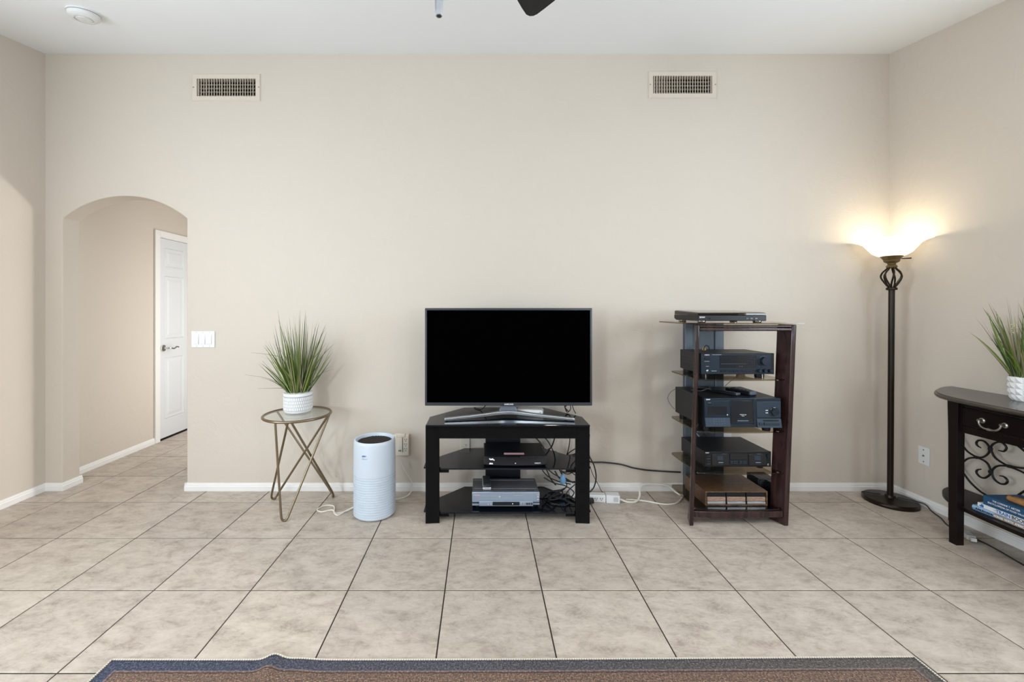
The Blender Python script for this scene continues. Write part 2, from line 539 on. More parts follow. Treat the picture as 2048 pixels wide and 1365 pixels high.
class MB:
    def __init__(self):
        self.v, self.f = [], []

    def add(self, vs, fs):
        n = len(self.v)
        self.v += [Vector(p) for p in vs]
        self.f += [tuple(i + n for i in f) for f in fs]
        return self

    def box(self, x0, x1, y0, y1, z0, z1):
        vs = [(x, y, z) for z in (z0, z1) for y in (y0, y1) for x in (x0, x1)]
        return self.add(vs, [(0, 2, 3, 1), (4, 5, 7, 6), (0, 1, 5, 4), (2, 6, 7, 3), (0, 4, 6, 2), (1, 3, 7, 5)])

    def prism(self, poly, a0, a1, axis='z'):
        """poly: 2d outline; extruded along axis. axis z:(x,y) y:(x,z) x:(y,z)"""
        n = len(poly)

        def mkp(p, a):
            if axis == 'z':
                return (p[0], p[1], a)
            if axis == 'y':
                return (p[0], a, p[1])
            return (a, p[0], p[1])
        vs = [mkp(p, a0) for p in poly] + [mkp(p, a1) for p in poly]
        fs = [tuple(range(n)), tuple(range(2 * n - 1, n - 1, -1))]
        fs += [(i, i + n, (i + 1) % n + n, (i + 1) % n) for i in range(n)]
        return self.add(vs, fs)

    def lathe(self, prof, c=(0, 0, 0), seg=32, closed=False):
        vs, fs = [], []
        n = len(prof)
        for r, z in prof:
            for s in range(seg):
                a = 2 * math.pi * s / seg
                vs.append((c[0] + r * math.cos(a), c[1] + r * math.sin(a), c[2] + z))
        for i in range(n if closed else n - 1):
            for s in range(seg):
                i2 = (i + 1) % n
                fs.append((i * seg + s, i * seg + (s + 1) % seg, i2 * seg + (s + 1) % seg, i2 * seg + s))
        if not closed:
            if prof[0][0] > 1e-5:
                fs.append(tuple(reversed(range(seg))))
            if prof[-1][0] > 1e-5:
                fs.append(tuple((n - 1) * seg + s for s in range(seg)))
        return self.add(vs, fs)

    def tube(self, pts, r, seg=8, closed=False, cap=True):
        P = [Vector(p) for p in pts]
        n = len(P)
        rs = r if isinstance(r, (list, tuple)) else [r] * n
        T = []
        for i in range(n):
            a = P[(i - 1) % n] if (closed or i > 0) else P[i]
            b = P[(i + 1) % n] if (closed or i < n - 1) else P[i]
            d = b - a
            T.append(d.normalized() if d.length > 1e-9 else Vector((0, 0, 1)))
        up = Vector((0, 0, 1)) if abs(T[0].z) < 0.9 else Vector((1, 0, 0))
        N_ = (up - T[0] * up.dot(T[0])).normalized()
        vs, fs = [], []
        for i in range(n):
            N_ = N_ - T[i] * N_.dot(T[i])
            N_ = N_.normalized() if N_.length > 1e-9 else T[i].orthogonal().normalized()
            B = T[i].cross(N_)
            for s in range(seg):
                a = 2 * math.pi * s / seg
                vs.append(P[i] + (N_ * math.cos(a) + B * math.sin(a)) * rs[i])
        for i in range(n if closed else n - 1):
            j = (i + 1) % n
            for s in range(seg):
                fs.append((i * seg + s, i * seg + (s + 1) % seg, j * seg + (s + 1) % seg, j * seg + s))
        if not closed and cap:
            fs.append(tuple(reversed(range(seg))))
            fs.append(tuple((n - 1) * seg + s for s in range(seg)))
        return self.add(vs, fs)

    def cyl(self, p0, p1, r, seg=20):
        return self.tube([p0, p1], r, seg)

    def xf(self, mat):
        self.v = [mat @ p for p in self.v]
        return self

    def build(self, name, mat, parent=None, smooth=False, bevel=0.0, bseg=2, origin=None):
        if origin is None:
            lo = Vector([min(p[i] for p in self.v) for i in range(3)])
            hi = Vector([max(p[i] for p in self.v) for i in range(3)])
            origin = Vector(((lo.x + hi.x) / 2, (lo.y + hi.y) / 2, (lo.z + hi.z) / 2 if parent else lo.z))
        origin = Vector(origin)
        me = bpy.data.meshes.new(name)
        me.from_pydata([p - origin for p in self.v], [], self.f)
        bm = bmesh.new()
        bm.from_mesh(me)
        bmesh.ops.recalc_face_normals(bm, faces=bm.faces)
        bm.to_mesh(me)
        bm.free()
        me.materials.append(mat)
        if smooth:
            for p in me.polygons:
                p.use_smooth = True
            me.set_sharp_from_angle(angle=R(42))
        o = bpy.data.objects.new(name, me)
        COL.objects.link(o)
        o.location = origin - world(parent)
        if parent:
            o.parent = parent
        W[o.name] = origin
        if bevel:
            b = o.modifiers.new('bevel', 'BEVEL')
            b.width = bevel
            b.segments = bseg
            b.limit_method = 'ANGLE'
            b.angle_limit = R(40)
        return o


def box(name, mat, parent, x0, x1, y0, y1, z0, z1, bevel=0.0, bseg=2):
    return MB().box(x0, x1, y0, y1, z0, z1).build(name, mat, parent, bevel=bevel, bseg=bseg, smooth=bevel > 0)


def tag(o, label=None, cat=None, group=None, kind=None):
    if label:
        o['label'] = label
    if cat:
        o['category'] = cat
    if group:
        o['group'] = group
    if kind:
        o['kind'] = kind
    return o


def thing(name, loc, label, cat, group=None):
    e = bpy.data.objects.new(name, None)
    e.empty_display_size = 0.1
    COL.objects.link(e)
    e.location = loc
    W[e.name] = Vector(loc)
    return tag(e, label, cat, group)


def struct(o):
    o['kind'] = 'structure'
    return o


def text(name, s, size, mat, parent, org, right=(1, 0, 0), up=(0, 0, 1), depth=0.0004, align='LEFT', sx=1.0, bold=0.0):
    cu = bpy.data.curves.new('txt', 'FONT')
    cu.body = s
    cu.size = size
    cu.align_x = align
    cu.extrude = depth / 2
    cu.offset = bold
    cu.resolution_u = 2
    t = bpy.data.objects.new('txt', cu)
    COL.objects.link(t)
    dg = bpy.context.evaluated_depsgraph_get()
    me = bpy.data.meshes.new_from_object(t.evaluated_get(dg))
    bpy.data.objects.remove(t, do_unlink=True)
    r_, u_ = Vector(right).normalized(), Vector(up).normalized()
    n_ = r_.cross(u_)
    for v in me.vertices:
        v.co = r_ * (v.co.x * sx) + u_ * v.co.y + n_ * (v.co.z + depth / 2)
    me.materials.clear()
    me.materials.append(mat)
    o = bpy.data.objects.new(name, me)
    COL.objects.link(o)
    o.location = Vector(org) - world(parent)
    o.parent = parent
    W[o.name] = Vector(org)
    return o


def flat_poly_with_holes(name, outer, holes, plane, a0, a1, mat, bevel=0.0):
    """wall slab: outline with holes, extruded between a0 and a1. plane 'xz' or 'yz'"""
    bm = bmesh.new()

    def P(p, a):
        return (p[0], a, p[1]) if plane == 'xz' else (a, p[0], p[1])
    edges = []
    for loop in [outer] + holes:
        vs = [bm.verts.new(P(p, a0)) for p in loop]
        for i in range(len(vs)):
            edges.append(bm.edges.new((vs[i], vs[(i + 1) % len(vs)])))
    bmesh.ops.triangle_fill(bm, use_beauty=True, use_dissolve=False, edges=edges)
    ret = bmesh.ops.extrude_face_region(bm, geom=list(bm.faces))
    nv = [g for g in ret['geom'] if isinstance(g, bmesh.types.BMVert)]
    d = Vector((0, a1 - a0, 0)) if plane == 'xz' else Vector((a1 - a0, 0, 0))
    bmesh.ops.translate(bm, verts=nv, vec=d)
    bmesh.ops.recalc_face_normals(bm, faces=bm.faces)
    me = bpy.data.meshes.new(name)
    bm.to_mesh(me)
    bm.free()
    me.materials.append(mat)
    o = bpy.data.objects.new(name, me)
    COL.objects.link(o)
    W[o.name] = Vector((0, 0, 0))
    if bevel:
        b = o.modifiers.new('bevel', 'BEVEL')
        b.width = bevel
        b.segments = 3
        b.limit_method = 'ANGLE'
        b.angle_limit = R(40)
        for p in me.polygons:
            p.use_smooth = False
    return struct(o)


def rect(a0, a1, b0, b1):
    return [(a0, b0), (a1, b0), (a1, b1), (a0, b1)]


# ------------------------------------------------------------------ room dimensions
XL, XR = -3.06, 2.863
YB, YB2 = 2.982, 3.112          # back wall faces
YR = -2.2                       # rear wall (behind the camera)
ZW = 3.066                      # back wall height
SL = 0.158                      # ceiling slope
HX = -3.10                      # hallway left wall


def zc(y):
    return ZW + SL * (max(y, -1.2) - YB)


# floor + tiles -----------------------------------------------------
floor = struct(MB().box(XL - 0.2, XR + 0.15, YR - 0.15, 6.0, -0.06, -0.0025).build('floor', M['grout'], origin=(0, 0, 0)))
TS, GAP = 0.4393, 0.0056
tx0, ty0 = -0.1655, 1.924


def tile_mesh(sx, sy):
    b = MB().box(-sx / 2, sx / 2, -sy / 2, sy / 2, -0.008, 0.0)
    e = 0.0022
    # pillowed edge: top ring inset
    b = MB()
    z1, z0 = 0.0, -0.008
    o4 = [(-sx / 2, -sy / 2), (sx / 2, -sy / 2), (sx / 2, sy / 2), (-sx / 2, sy / 2)]
    i4 = [(x - math.copysign(e, x), y - math.copysign(e, y)) for x, y in o4]
    vs = [(x, y, z0) for x, y in o4] + [(x, y, z1 - 0.0012) for x, y in o4] + [(x, y, z1) for x, y in i4]
    fs = [(3, 2, 1, 0), (8, 9, 10, 11)]
    for i in range(4):
        j = (i + 1) % 4
        fs += [(i, j, j + 4, i + 4), (i + 4, j + 4, j + 8, i + 8)]
    me = bpy.data.meshes.new('floor_tile')
    me.from_pydata(vs, [], fs)
    me.materials.append(M['tile'])
    return me


cache = {}


def put_tile(x0, x1, y0, y1):
    sx, sy = round(x1 - x0, 4), round(y1 - y0, 4)
    if sx < 0.012 or sy < 0.012:
        return
    if (sx, sy) not in cache:
        cache[(sx, sy)] = tile_mesh(sx, sy)
    o = bpy.data.objects.new('floor_tile', cache[(sx, sy)])
    COL.objects.link(o)
    o.parent = floor
    o.location = ((x0 + x1) / 2, (y0 + y1) / 2, 0)


for j in range(-10, 10):
    for i in range(-8, 8):
        x0, x1 = tx0 + i * TS + GAP / 2, tx0 + (i + 1) * TS - GAP / 2
        y0, y1 = ty0 + j * TS + GAP / 2, ty0 + (j + 1) * TS - GAP / 2
        # the room
        a0, a1 = max(x0, XL), min(x1, XR)
        b0, b1 = max(y0, YR), min(y1, YB)
        # through the archway and along the hallway the tiling goes on
        if y1 > YB and x0 < -1.95:
            c0, c1 = max(x0, -2.94 if y0 < YB2 else HX), min(x1, -2.067 if y0 < YB2 else -1.95)
            if y0 < YB2:
                # tile crossing the threshold: keep it whole in depth inside the opening
                if c1 - c0 > 0.02:
                    put_tile(c0, c1, y0, y1)
                if a0 < -2.94 and b1 - b0 > 0.02:
                    put_tile(a0, min(a1, -2.94), b0, b1)
                if a1 > -2.067 and b1 - b0 > 0.02:
                    put_tile(max(a0, -2.067), a1, b0, b1)
                if x0 < -2.94 and y1 > YB2:
                    put_tile(max(x0, HX), min(x1, -2.94), YB2, y1)
                continue
            if y1 < 5.9 and c1 - c0 > 0.02:
                put_tile(c0, c1, y0, y1)
            continue
        if a1 - a0 > 0.02 and b1 - b0 > 0.02:
            put_tile(a0, a1, b0, b1)

# back wall with the arched opening and two vent holes -----------------
ax0, ax1, zs, rise = -2.94, -2.067, 1.912, 0.158
half = (ax1 - ax0) / 2
rad = (half * half + rise * rise) / (2 * rise)
acx, acz = (ax0 + ax1) / 2, zs + rise - rad
a_half = math.asin(half / rad)
arch = [(acx + rad * math.sin(t), acz + rad * math.cos(t)) for t in [(-a_half + 2 * a_half * k / 28) for k in range(29)]]
outer = [(XL - 0.13, -0.05), (ax0, -0.05)] + arch + [(ax1, -0.05), (XR + 0.13, -0.05), (XR + 0.13, ZW + 0.06), (XL - 0.13, ZW + 0.06)]
V1 = (-1.788, 2.829)
V2 = (1.409, 2.848)
VW, VH = 0.418, 0.128
holes = [rect(v[0] - VW / 2, v[0] + VW / 2, v[1] - VH / 2, v[1] + VH / 2) for v in (V1, V2)]
wall_back = flat_poly_with_holes('wall_back', outer, holes, 'xz', YB, YB2, M['wall'], 0.006)

# side walls, rear wall, ceiling
SW = [(-0.3, 1.3, 0.7, 2.1), (0.45, 1.65, 1.1, 2.2)]  # openings for the added side-wall daylight
wall_left = flat_poly_with_holes('wall_left', rect(YR - 0.1, YB, -0.05, ZW + 0.05), [rect(*SW[0])], 'yz', XL - 0.13, XL, M['wall'])
ra0, ra1, rzs = -0.60, 0.276, 1.986
racx, rhalf = (ra0 + ra1) / 2, (ra1 - ra0) / 2
rrise = 0.17
rrad = (rhalf ** 2 + rrise ** 2) / (2 * rrise)
rah = math.asin(rhalf / rrad)
rarch = [(racx + rrad * math.sin(t), rzs + rrise - rrad + rrad * math.cos(t)) for t in [(-rah + 2 * rah * k / 24) for k in range(25)]]
wall_right = flat_poly_with_holes('wall_right', [(YR - 0.1, -0.05), (ra0, -0.05)] + rarch + [(ra1, -0.05), (YB, -0.05), (YB, ZW + 0.05), (YR - 0.1, ZW + 0.05)], [rect(*SW[1])], 'yz', XR, XR + 0.13, M['wall'])
WIN = [(-2.62, -1.94, 0.75, 1.95), (-1.25, 1.25, 0.1, 2.1), (1.94, 2.62, 0.75, 1.95)]  # outer pair follows the shadows, wide centre one is added fill
wall_rear = flat_poly_with_holes('wall_rear', rect(XL - 0.13, XR + 0.13, -0.05, 2.6), [rect(*q) for q in WIN], 'xz', YR - 0.14, YR, M['wall'])
for k, q in enumerate(WIN):
    wn = struct(MB().box(q[0], q[1], YR - 0.10, YR - 0.094, q[2], q[3]).build('window_%d' % (k + 1), M['clear_glass']))
    fr = MB()
    t = 0.04
    fr.box(q[0], q[0] + t, YR - 0.12, YR - 0.07, q[2], q[3]).box(q[1] - t, q[1], YR - 0.12, YR - 0.07, q[2], q[3])
    fr.box(q[0], q[1], YR - 0.12, YR - 0.07, q[2], q[2] + t).box(q[0], q[1], YR - 0.12, YR - 0.07, q[3] - t, q[3])
    fr.build('window_frame', M['trim'], wn)
for k, (q, xa) in enumerate(((SW[0], XL - 0.10), (SW[1], XR + 0.094))):  # panes and frames of the added side windows
    wn = struct(MB().box(xa, xa + 0.006, q[0], q[1], q[2], q[3]).build('window_%d' % (k + 4), M['clear_glass']))
    fr = MB()
    t = 0.04
    fr.box(xa - 0.02, xa + 0.03, q[0], q[0] + t, q[2], q[3]).box(xa - 0.02, xa + 0.03, q[1] - t, q[1], q[2], q[3])
    fr.box(xa - 0.02, xa + 0.03, q[0], q[1], q[2], q[2] + t).box(xa - 0.02, xa + 0.03, q[0], q[1], q[3] - t, q[3])
    fr.build('window_frame', M['trim'], wn)
ceiling = struct(MB().prism([(YR - 0.14, zc(-2)), (-1.2, zc(-1.2)), (YB, zc(YB)), (YB, zc(YB) + 0.12), (-1.2, zc(-1.2) + 0.12), (YR - 0.14, zc(-2) + 0.12)], XL - 0.13, XR + 0.13, 'x').build('ceiling', M['ceiling'], origin=(0, 0, 0)))

for cx_, cy_ in FILL_CANS:  # trim rings for the added fill lights
    MB().lathe([(0.085, -0.004), (0.105, -0.006), (0.108, 0.0), (0.085, 0.004)], (cx_, cy_, zc(cy_) - 0.014), 32, closed=True).build('fill_downlight_trim', M['trim'], ceiling, smooth=True)
# unseen wall added to stop the arch spot reaching the right side window
struct(MB().box(XR + 0.135, 9.2, 0.36, 0.44, -0.05, 2.8).build('wall_light_blocker', M['wall'], origin=(0, 0, 0)))
# hallway
DY0, DY1, DZ = 4.085, 4.86, 1.968
wall_hall_left = flat_poly_with_holes('wall_hall_left', rect(YB2, 5.9, -0.05, 2.5), [rect(DY0 - 0.012, DY1 + 0.012, -0.02, DZ + 0.012)], 'yz', HX - 0.13, HX, M['wall'])
flat_poly_with_holes('wall_hall_right', [(YB2, -0.05), (3.7, -0.05), (3.7, 2.06), (4.9, 2.06), (4.9, -0.05), (5.9, -0.05), (5.9, 2.5), (YB2, 2.5)], [], 'yz', -1.95, -1.82, M['wall'])  # doorway gap added for the hallway side light
struct(MB().box(HX - 0.13, -1.82, 5.9, 6.0, -0.05, 2.5).build('wall_hall_end', M['wall'], origin=(0, 0, 0)))
struct(MB().box(HX - 0.13, -1.82, YB2, 6.0, 2.46, 2.56).build('ceiling_hall', M['ceiling'], origin=(0, 0, 0)))

# baseboards ---------------------------------------------------------
BH, BT = 0.057, 0.013


def bprof(s=1):
    return [(0, 0), (BT, 0), (BT, 0.034), (BT * 0.72, 0.038), (BT * 0.72, 0.046), (BT * 0.42, 0.050), (BT * 0.42, BH), (0, BH)]


def baseboard(name, p0, p1, nrm):
    """p0,p1 ends on the wall face; nrm = outward 2d normal"""
    b = MB()
    pr = bprof()
    n = len(pr)
    vs = []
    for p in (p0, p1):
        for d, z in pr:
            vs.append((p[0] + nrm[0] * d, p[1] + nrm[1] * d, z))
    fs = [tuple(range(n)), tuple(range(2 * n - 1, n - 1, -1))] + [(i, (i + 1) % n, (i + 1) % n + n, i + n) for i in range(n)]
    b.add(vs, fs)
    return struct(b.build(name, M['trim'], bevel=0.0015))


baseboard('baseboard_back', (ax1 - 0.012, YB), (XR, YB), (0, -1))
baseboard('baseboard_back_corner', (XL, YB), (ax0 + 0.006, YB), (0, -1))
baseboard('baseboard_left', (XL, YR), (XL, YB), (1, 0))
baseboard('baseboard_right', (XR, ra1 + 0.02), (XR, YB), (-1, 0))
baseboard('baseboard_arch', (ax0, YB - 0.012), (ax0, YB2 + 0.012), (1, 0))
baseboard('baseboard_arch_inner', (ax1, YB - 0.012), (ax1, YB2 + 0.012), (-1, 0))
baseboard('baseboard_hall', (HX, YB2), (HX, DY0 - 0.065), (1, 0))

# hallway door -------------------------------------------------------
door = struct(MB().box(HX - 0.052, HX - 0.016, DY0, DY1, 0.014, DZ).build('door_1', M['door']))
ys = [(DY0 + 0.095, DY0 + 0.355), (DY0 + 0.42, DY0 + 0.68)]
for (py0, py1) in ys:
    for (pz0, pz1) in ((0.20, 0.80), (0.985, 1.60), (1.69, 1.875)):
        fx = HX - 0.016
        b = MB()
        e = 0.022
        # ogee-like moulding ring, sunken field and raised centre
        L0 = [(py0, pz0), (py1, pz0), (py1, pz1), (py0, pz1)]

        def ins(d):
            return [(py0 + d, pz0 + d), (py1 - d, pz0 + d), (py1 - d, pz1 - d), (py0 + d, pz1 - d)]
        rings = [(ins(-0.004), 0.0005), (ins(0.004), 0.006), (ins(0.010), 0.0015), (ins(0.030), 0.0015), (ins(0.05), 0.006)]
        vs = []
        for ring, h in rings:
            vs += [(fx + h, y, z) for y, z in ring]
        fs = []
        for q in range(len(rings) - 1):
            for i in range(4):
                j = (i + 1) % 4
                fs.append((q * 4 + i, q * 4 + j, q * 4 + 4 + j, q * 4 + 4 + i))
        k = (len(rings) - 1) * 4
        fs.append((k, k + 1, k + 2, k + 3))
        b.add(vs, fs)
        b.build('panel', M['door'], door)
hz = 0.895
hd = MB().cyl((HX - 0.018, DY0 + 0.07, hz), (HX - 0.004, DY0 + 0.07, hz), 0.032, 28).build('handle_rose', M['chrome'], door, smooth=True, bevel=0.002)
lv = catmull([(HX + 0.0, DY0 + 0.07, hz), (HX + 0.035, DY0 + 0.07, hz), (HX + 0.05, DY0 + 0.085, hz), (HX + 0.05, DY0 + 0.13, hz - 0.008), (HX + 0.05, DY0 + 0.165, hz + 0.006), (HX + 0.05, DY0 + 0.195, hz)], 6)
MB().tube(lv, [0.011] * 8 + [0.009] * (len(lv) - 14) + [0.007] * 6, 12).build('handle_lever', M['chrome'], hd, smooth=True)
box('latch_plate', M['pewter'], door, HX - 0.03, HX - 0.0155, DY0 - 0.0015, DY0 + 0.003, hz - 0.03, hz + 0.03)
cs = MB()
CT = 0.018
cs.box(HX, HX + CT, DY0 - 0.065, DY0 - 0.004, 0, DZ + 0.065)
cs.box(HX, HX + CT, DY0 - 0.004, DY1 + 0.065, DZ + 0.006, DZ + 0.065)
cs.box(HX, HX + CT, DY1 + 0.004, DY1 + 0.065, 0, DZ + 0.006)
struct(cs.build('trim_1', M['trim'], bevel=0.004))
jb = MB()
jb.box(HX - 0.13, HX + 0.001, DY0 - 0.012, DY0 - 0.003, 0, DZ + 0.012)
jb.box(HX - 0.13, HX + 0.001, DY1 + 0.003, DY1 + 0.012, 0, DZ + 0.012)
jb.box(HX - 0.13, HX + 0.001, DY0 - 0.003, DY1 + 0.003, DZ + 0.003, DZ + 0.012)
jb.box(HX - 0.125, HX - 0.12, DY0 - 0.003, DY1 + 0.003, 0, DZ + 0.003)
struct(jb.build('trim_2', M['trim']))

# ------------------------------------------------------------------ vents
rnd = random.Random(4)


def make_vent(c, label, tilt):
    t = thing('air_vent', (c[0], YB, c[1]), label, 'vent', 'supply vents high on the back wall')
    ow, oh = 0.482, 0.194
    f = MB()
    o4 = [(-ow / 2, -oh / 2), (ow / 2, -oh / 2), (ow / 2, oh / 2), (-ow / 2, oh / 2)]
    m4 = [(x - math.copysign(0.006, x), z - math.copysign(0.006, z)) for x, z in o4]
    i4 = [(math.copysign(VW / 2 - 0.002, x), math.copysign(VH / 2 - 0.002, z)) for x, z in o4]
    vs = [(c[0] + x, YB - 0.0005, c[1] + z) for x, z in o4] + [(c[0] + x, YB - 0.008, c[1] + z) for x, z in m4] + \
         [(c[0] + x, YB - 0.006, c[1] + z) for x, z in i4] + [(c[0] + x, YB + 0.05, c[1] + z) for x, z in i4]
    fs = []
    for q in range(3):
        for i in range(4):
            j = (i + 1) % 4
            fs.append((q * 4 + i, q * 4 + j, q * 4 + 4 + j, q * 4 + 4 + i))
    f.add(vs, fs).build('frame', M['vent'], t)
    for k in range(5):
        z = c[1] - VH / 2 + VH * (k + 0.75) / 5
        MB().box(c[0] - VW / 2, c[0] + VW / 2, YB + 0.018, YB + 0.034, z - 0.0035, z + 0.0035).build('bar', M['vent'], t)
    n = 23
    for k in range(n):
        x = c[0] - VW / 2 + VW * (k + 0.6) / n
        a = tilt(k) + rnd.uniform(-4, 4)
        s = MB().box(-0.0016, 0.0016, -0.010, 0.010, c[1] - VH / 2 + 0.001, c[1] + VH / 2 - 0.001)
        s.xf(Matrix.Translation((x, YB + 0.004, 0)) @ Matrix.Rotation(R(a), 4, 'Z')).build('slat', M['vent'], t)
    for s in (-1, 1):
        MB().cyl((c[0] + s * 0.228, YB - 0.0095, c[1]), (c[0] + s * 0.228, YB - 0.006, c[1]), 0.004, 12).build('screw', M['pewter'], t)
    d = MB()
    x0, x1, z0, z1 = c[0] - VW / 2 + 0.003, c[0] + VW / 2 - 0.003, c[1] - VH / 2 + 0.003, c[1] + VH / 2 - 0.003
    d.add([(x0, YB + 0.04, z0), (x1, YB + 0.04, z0), (x1, YB + 0.04, z1), (x0, YB + 0.04, z1), (x0, YB + 0.22, z0), (x1, YB + 0.22, z0), (x1, YB + 0.22, z1), (x0, YB + 0.22, z1)],
          [(4, 5, 6, 7), (0, 1, 5, 4), (1, 2, 6, 5), (2, 3, 7, 6), (3, 0, 4, 7)])
    d.build('duct', M['duct'], t)


make_vent(V1, 'beige metal air vent high on the wall, above the archway side', lambda k: 30 if k % 3 else 19)
make_vent(V2, 'beige metal air vent high on the wall, above the stereo rack side', lambda k: 6 - min(k, 13) * 2.2)

# ------------------------------------------------------------------ smoke detector on sloped ceiling
sx, sy = -2.29, 2.445
sz = zc(sy)
t = thing('smoke_detector', (sx, sy, sz), 'round white smoke detector on the ceiling', 'detector')
tl = Matrix.Translation((sx, sy, sz)) @ Matrix.Rotation(math.atan(SL), 4, 'X')
MB().lathe([(0.0, 0.0), (0.078, 0.0), (0.078, -0.007), (0.0, -0.007)], seg=40).xf(tl).build('mounting_plate', M['plastic_white'], t, smooth=True)
MB().lathe([(0.068, -0.007), (0.074, -0.010), (0.073, -0.026), (0.060, -0.036), (0.046, -0.038), (0.045, -0.034), (0.036, -0.034), (0.035, -0.040), (0.0, -0.042)], seg=40).xf(tl).build('cover', M['plastic_white'], t, smooth=True)

# ------------------------------------------------------------------ ceiling fan
FC = Vector((-0.04, 0.95, 2.30))
fan = thing('ceiling_fan', (FC.x, FC.y, zc(FC.y)), 'dark ceiling fan with a metal pull chain', 'fan')
MB().lathe([(0.0, zc(FC.y) + 0.02), (0.07, zc(FC.y) + 0.02), (0.07, zc(FC.y) - 0.03), (0.04, zc(FC.y) - 0.075), (0.0, zc(FC.y) - 0.08)], (FC.x, FC.y, 0)).build('canopy', M['bronze'], fan, smooth=True)
MB().cyl((FC.x, FC.y, 2.42), (FC.x, FC.y, zc(FC.y) - 0.05), 0.013).build('downrod', M['bronze'], fan, smooth=True)
MB().lathe([(0.0, 2.43), (0.06, 2.43), (0.12, 2.40), (0.135, 2.36), (0.135, 2.29), (0.11, 2.25), (0.07, 2.235), (0.0, 2.235)], (FC.x, FC.y, 0), 40).build('motor_housing', M['bronze'], fan, smooth=True)
bl = [(0.17, -0.055), (0.35, -0.072), (0.52, -0.0757), (0.556, -0.0745), (0.569, -0.067), (0.5745, -0.055), (0.572, -0.040), (0.560, -0.012), (0.540, 0.031), (0.530, 0.050), (0.518, 0.060), (0.50, 0.064), (0.35, 0.062), (0.17, 0.05)]
for k in range(5):
    a = R(62 + 72 * k)
    u, v = Vector((math.cos(a), math.sin(a), 0)), Vector((math.sin(a), -math.cos(a), 0))
    blade = MB().prism([tuple((FC + u * p + v * q).xy) for p, q in bl], 2.296, 2.304).build('blade', M['fan'], fan)
    br = MB()
    for s in (-0.03, 0.03):
        br.tube([FC + u * 0.12 + v * s * 0.5 + Vector((0, 0, 0.0)), FC + u * 0.17 + v * s + Vector((0, 0, 0.012)), FC + u * 0.24 + v * s + Vector((0, 0, 0.009))], 0.007, 8)
    br.build('blade_bracket', M['bronze'], blade)
fx, fy = -0.106, 1.06
ch = MB()
ch.tube([(fx, fy, 2.075), (fx, fy, 2.26)], 0.0016, 6)
chn = ch.build('pull_chain', M['pewter'], fan)
fb = MB()
prof = [(0.006, 2.075), (0.0095, 2.065), (0.0105, 2.045), (0.0098, 2.015), (0.0085, 2.003), (0.0055, 2.003), (0.0055, 2.02), (0.0, 2.02)]
fb.lathe(prof, (fx, fy, 0), 6).build('pull_fob', M['silver'], chn)
MB().cyl((fx, fy, 2.0025), (fx, fy, 2.004), 0.0052, 12).build('fob_hole', M['print_dark'], chn)

# ------------------------------------------------------------------ TV stand
SX = 0.155
tvs = thing('tv_stand', (SX, 2.72, 0), 'black three-tier corner TV stand with glass shelves under the television', 'TV stand')


def hexa(hw, yf, ym, yb, hb):
    return [(SX - hw, yf), (SX + hw, yf), (SX + hw, ym), (SX + hb, yb), (SX - hb, yb), (SX - hw, ym)]


MB().prism(hexa(0.482, 2.495, 2.69, 2.945, 0.275), 0.583, 0.592).build('top_glass', M['black_glass'], tvs, bevel=0.001)
box('apron', M['black_wood'], tvs, SX - 0.41, SX + 0.41, 2.522, 2.545, 0.505, 0.5825, 0.001)
for s in (-1, 1):
    # plank legs, canted a little like the clipped corners
    lg = MB().box(-0.041, 0.041, -0.014, 0.014, 0, 0.5825)
    lg.xf(Matrix.Translation((SX + s * 0.447, 2.537, 0)) @ Matrix.Rotation(R(-4 * s), 4, 'Z')).build('leg', M['black_wood'], tvs, bevel=0.0015)
    for z in (0.315, 0.052):
        MB().prism([(SX + s * 0.46, 2.548), (SX + s * 0.35, 2.548), (SX + s * 0.46, 2.70)], z - 0.022, z).build('shelf_bracket', M['black_wood'], tvs)
    MB().prism([(SX + s * 0.44, 2.545), (SX + s * 0.465, 2.545), (SX + s * 0.465, 2.69), (SX + s * 0.26, 2.93), (SX + s * 0.24, 2.915), (SX + s * 0.44, 2.68)], 0.535, 0.5825).build('side_rail', M['black_wood'], tvs)
for z in (0.315, 0.052):
    MB().prism([(SX - 0.40, 2.535), (SX + 0.40, 2.535), (SX + 0.40, 2.553), (SX + 0.502, 2.553), (SX + 0.502, 2.66), (SX + 0.27, 2.905), (SX - 0.27, 2.905), (SX - 0.502, 2.66), (SX - 0.502, 2.553), (SX - 0.40, 2.553)], z, z + 0.009).build('shelf', M['black_glass'], tvs, bevel=0.0008)
box('back_column', M['black_panel'], tvs, 0.027, 0.262, 2.868, 2.884, 0.061, 0.315)
box('back_column', M['black_panel'], tvs, 0.027, 0.262, 2.868, 2.884, 0.324, 0.583)
box('back_column', M['black_panel'], tvs, 0.027, 0.262, 2.868, 2.884, 0.0, 0.052)

# ------------------------------------------------------------------ television
TX0, TX1, TY, TZ0, TZ1 = -0.356, 0.697, 2.68, 0.664, 1.279
tcx = (TX0 + TX1) / 2
tv = thing('television', (tcx, 2.72, 0.592), 'large black flat-screen television on silver boomerang foot', 'television')
box('panel', M['bezel'], tv, TX0, TX1, TY, TY + 0.03, TZ0, TZ1, 0.004)
MB().box(TX0 + 0.2, TX1 - 0.2, TY + 0.03, TY + 0.065, TZ0 + 0.05, TZ1 - 0.25).build('rear_housing', M['black_plastic'], tv, bevel=0.01)
box('screen', M['screen'], tv, TX0 + 0.012, TX1 - 0.012, TY - 0.001, TY + 0.004, TZ0 + 0.021, TZ1 - 0.012)
e = MB()
e.box(TX0 - 0.0015, TX1 + 0.0015, TY + 0.004, TY + 0.012, TZ1, TZ1 + 0.002).box(TX0 - 0.0015, TX0, TY + 0.004, TY + 0.012, TZ0, TZ1).box(TX1, TX1 + 0.0015, TY + 0.004, TY + 0.012, TZ0, TZ1)
e.build('edge_trim', M['bezel_edge'], tv)
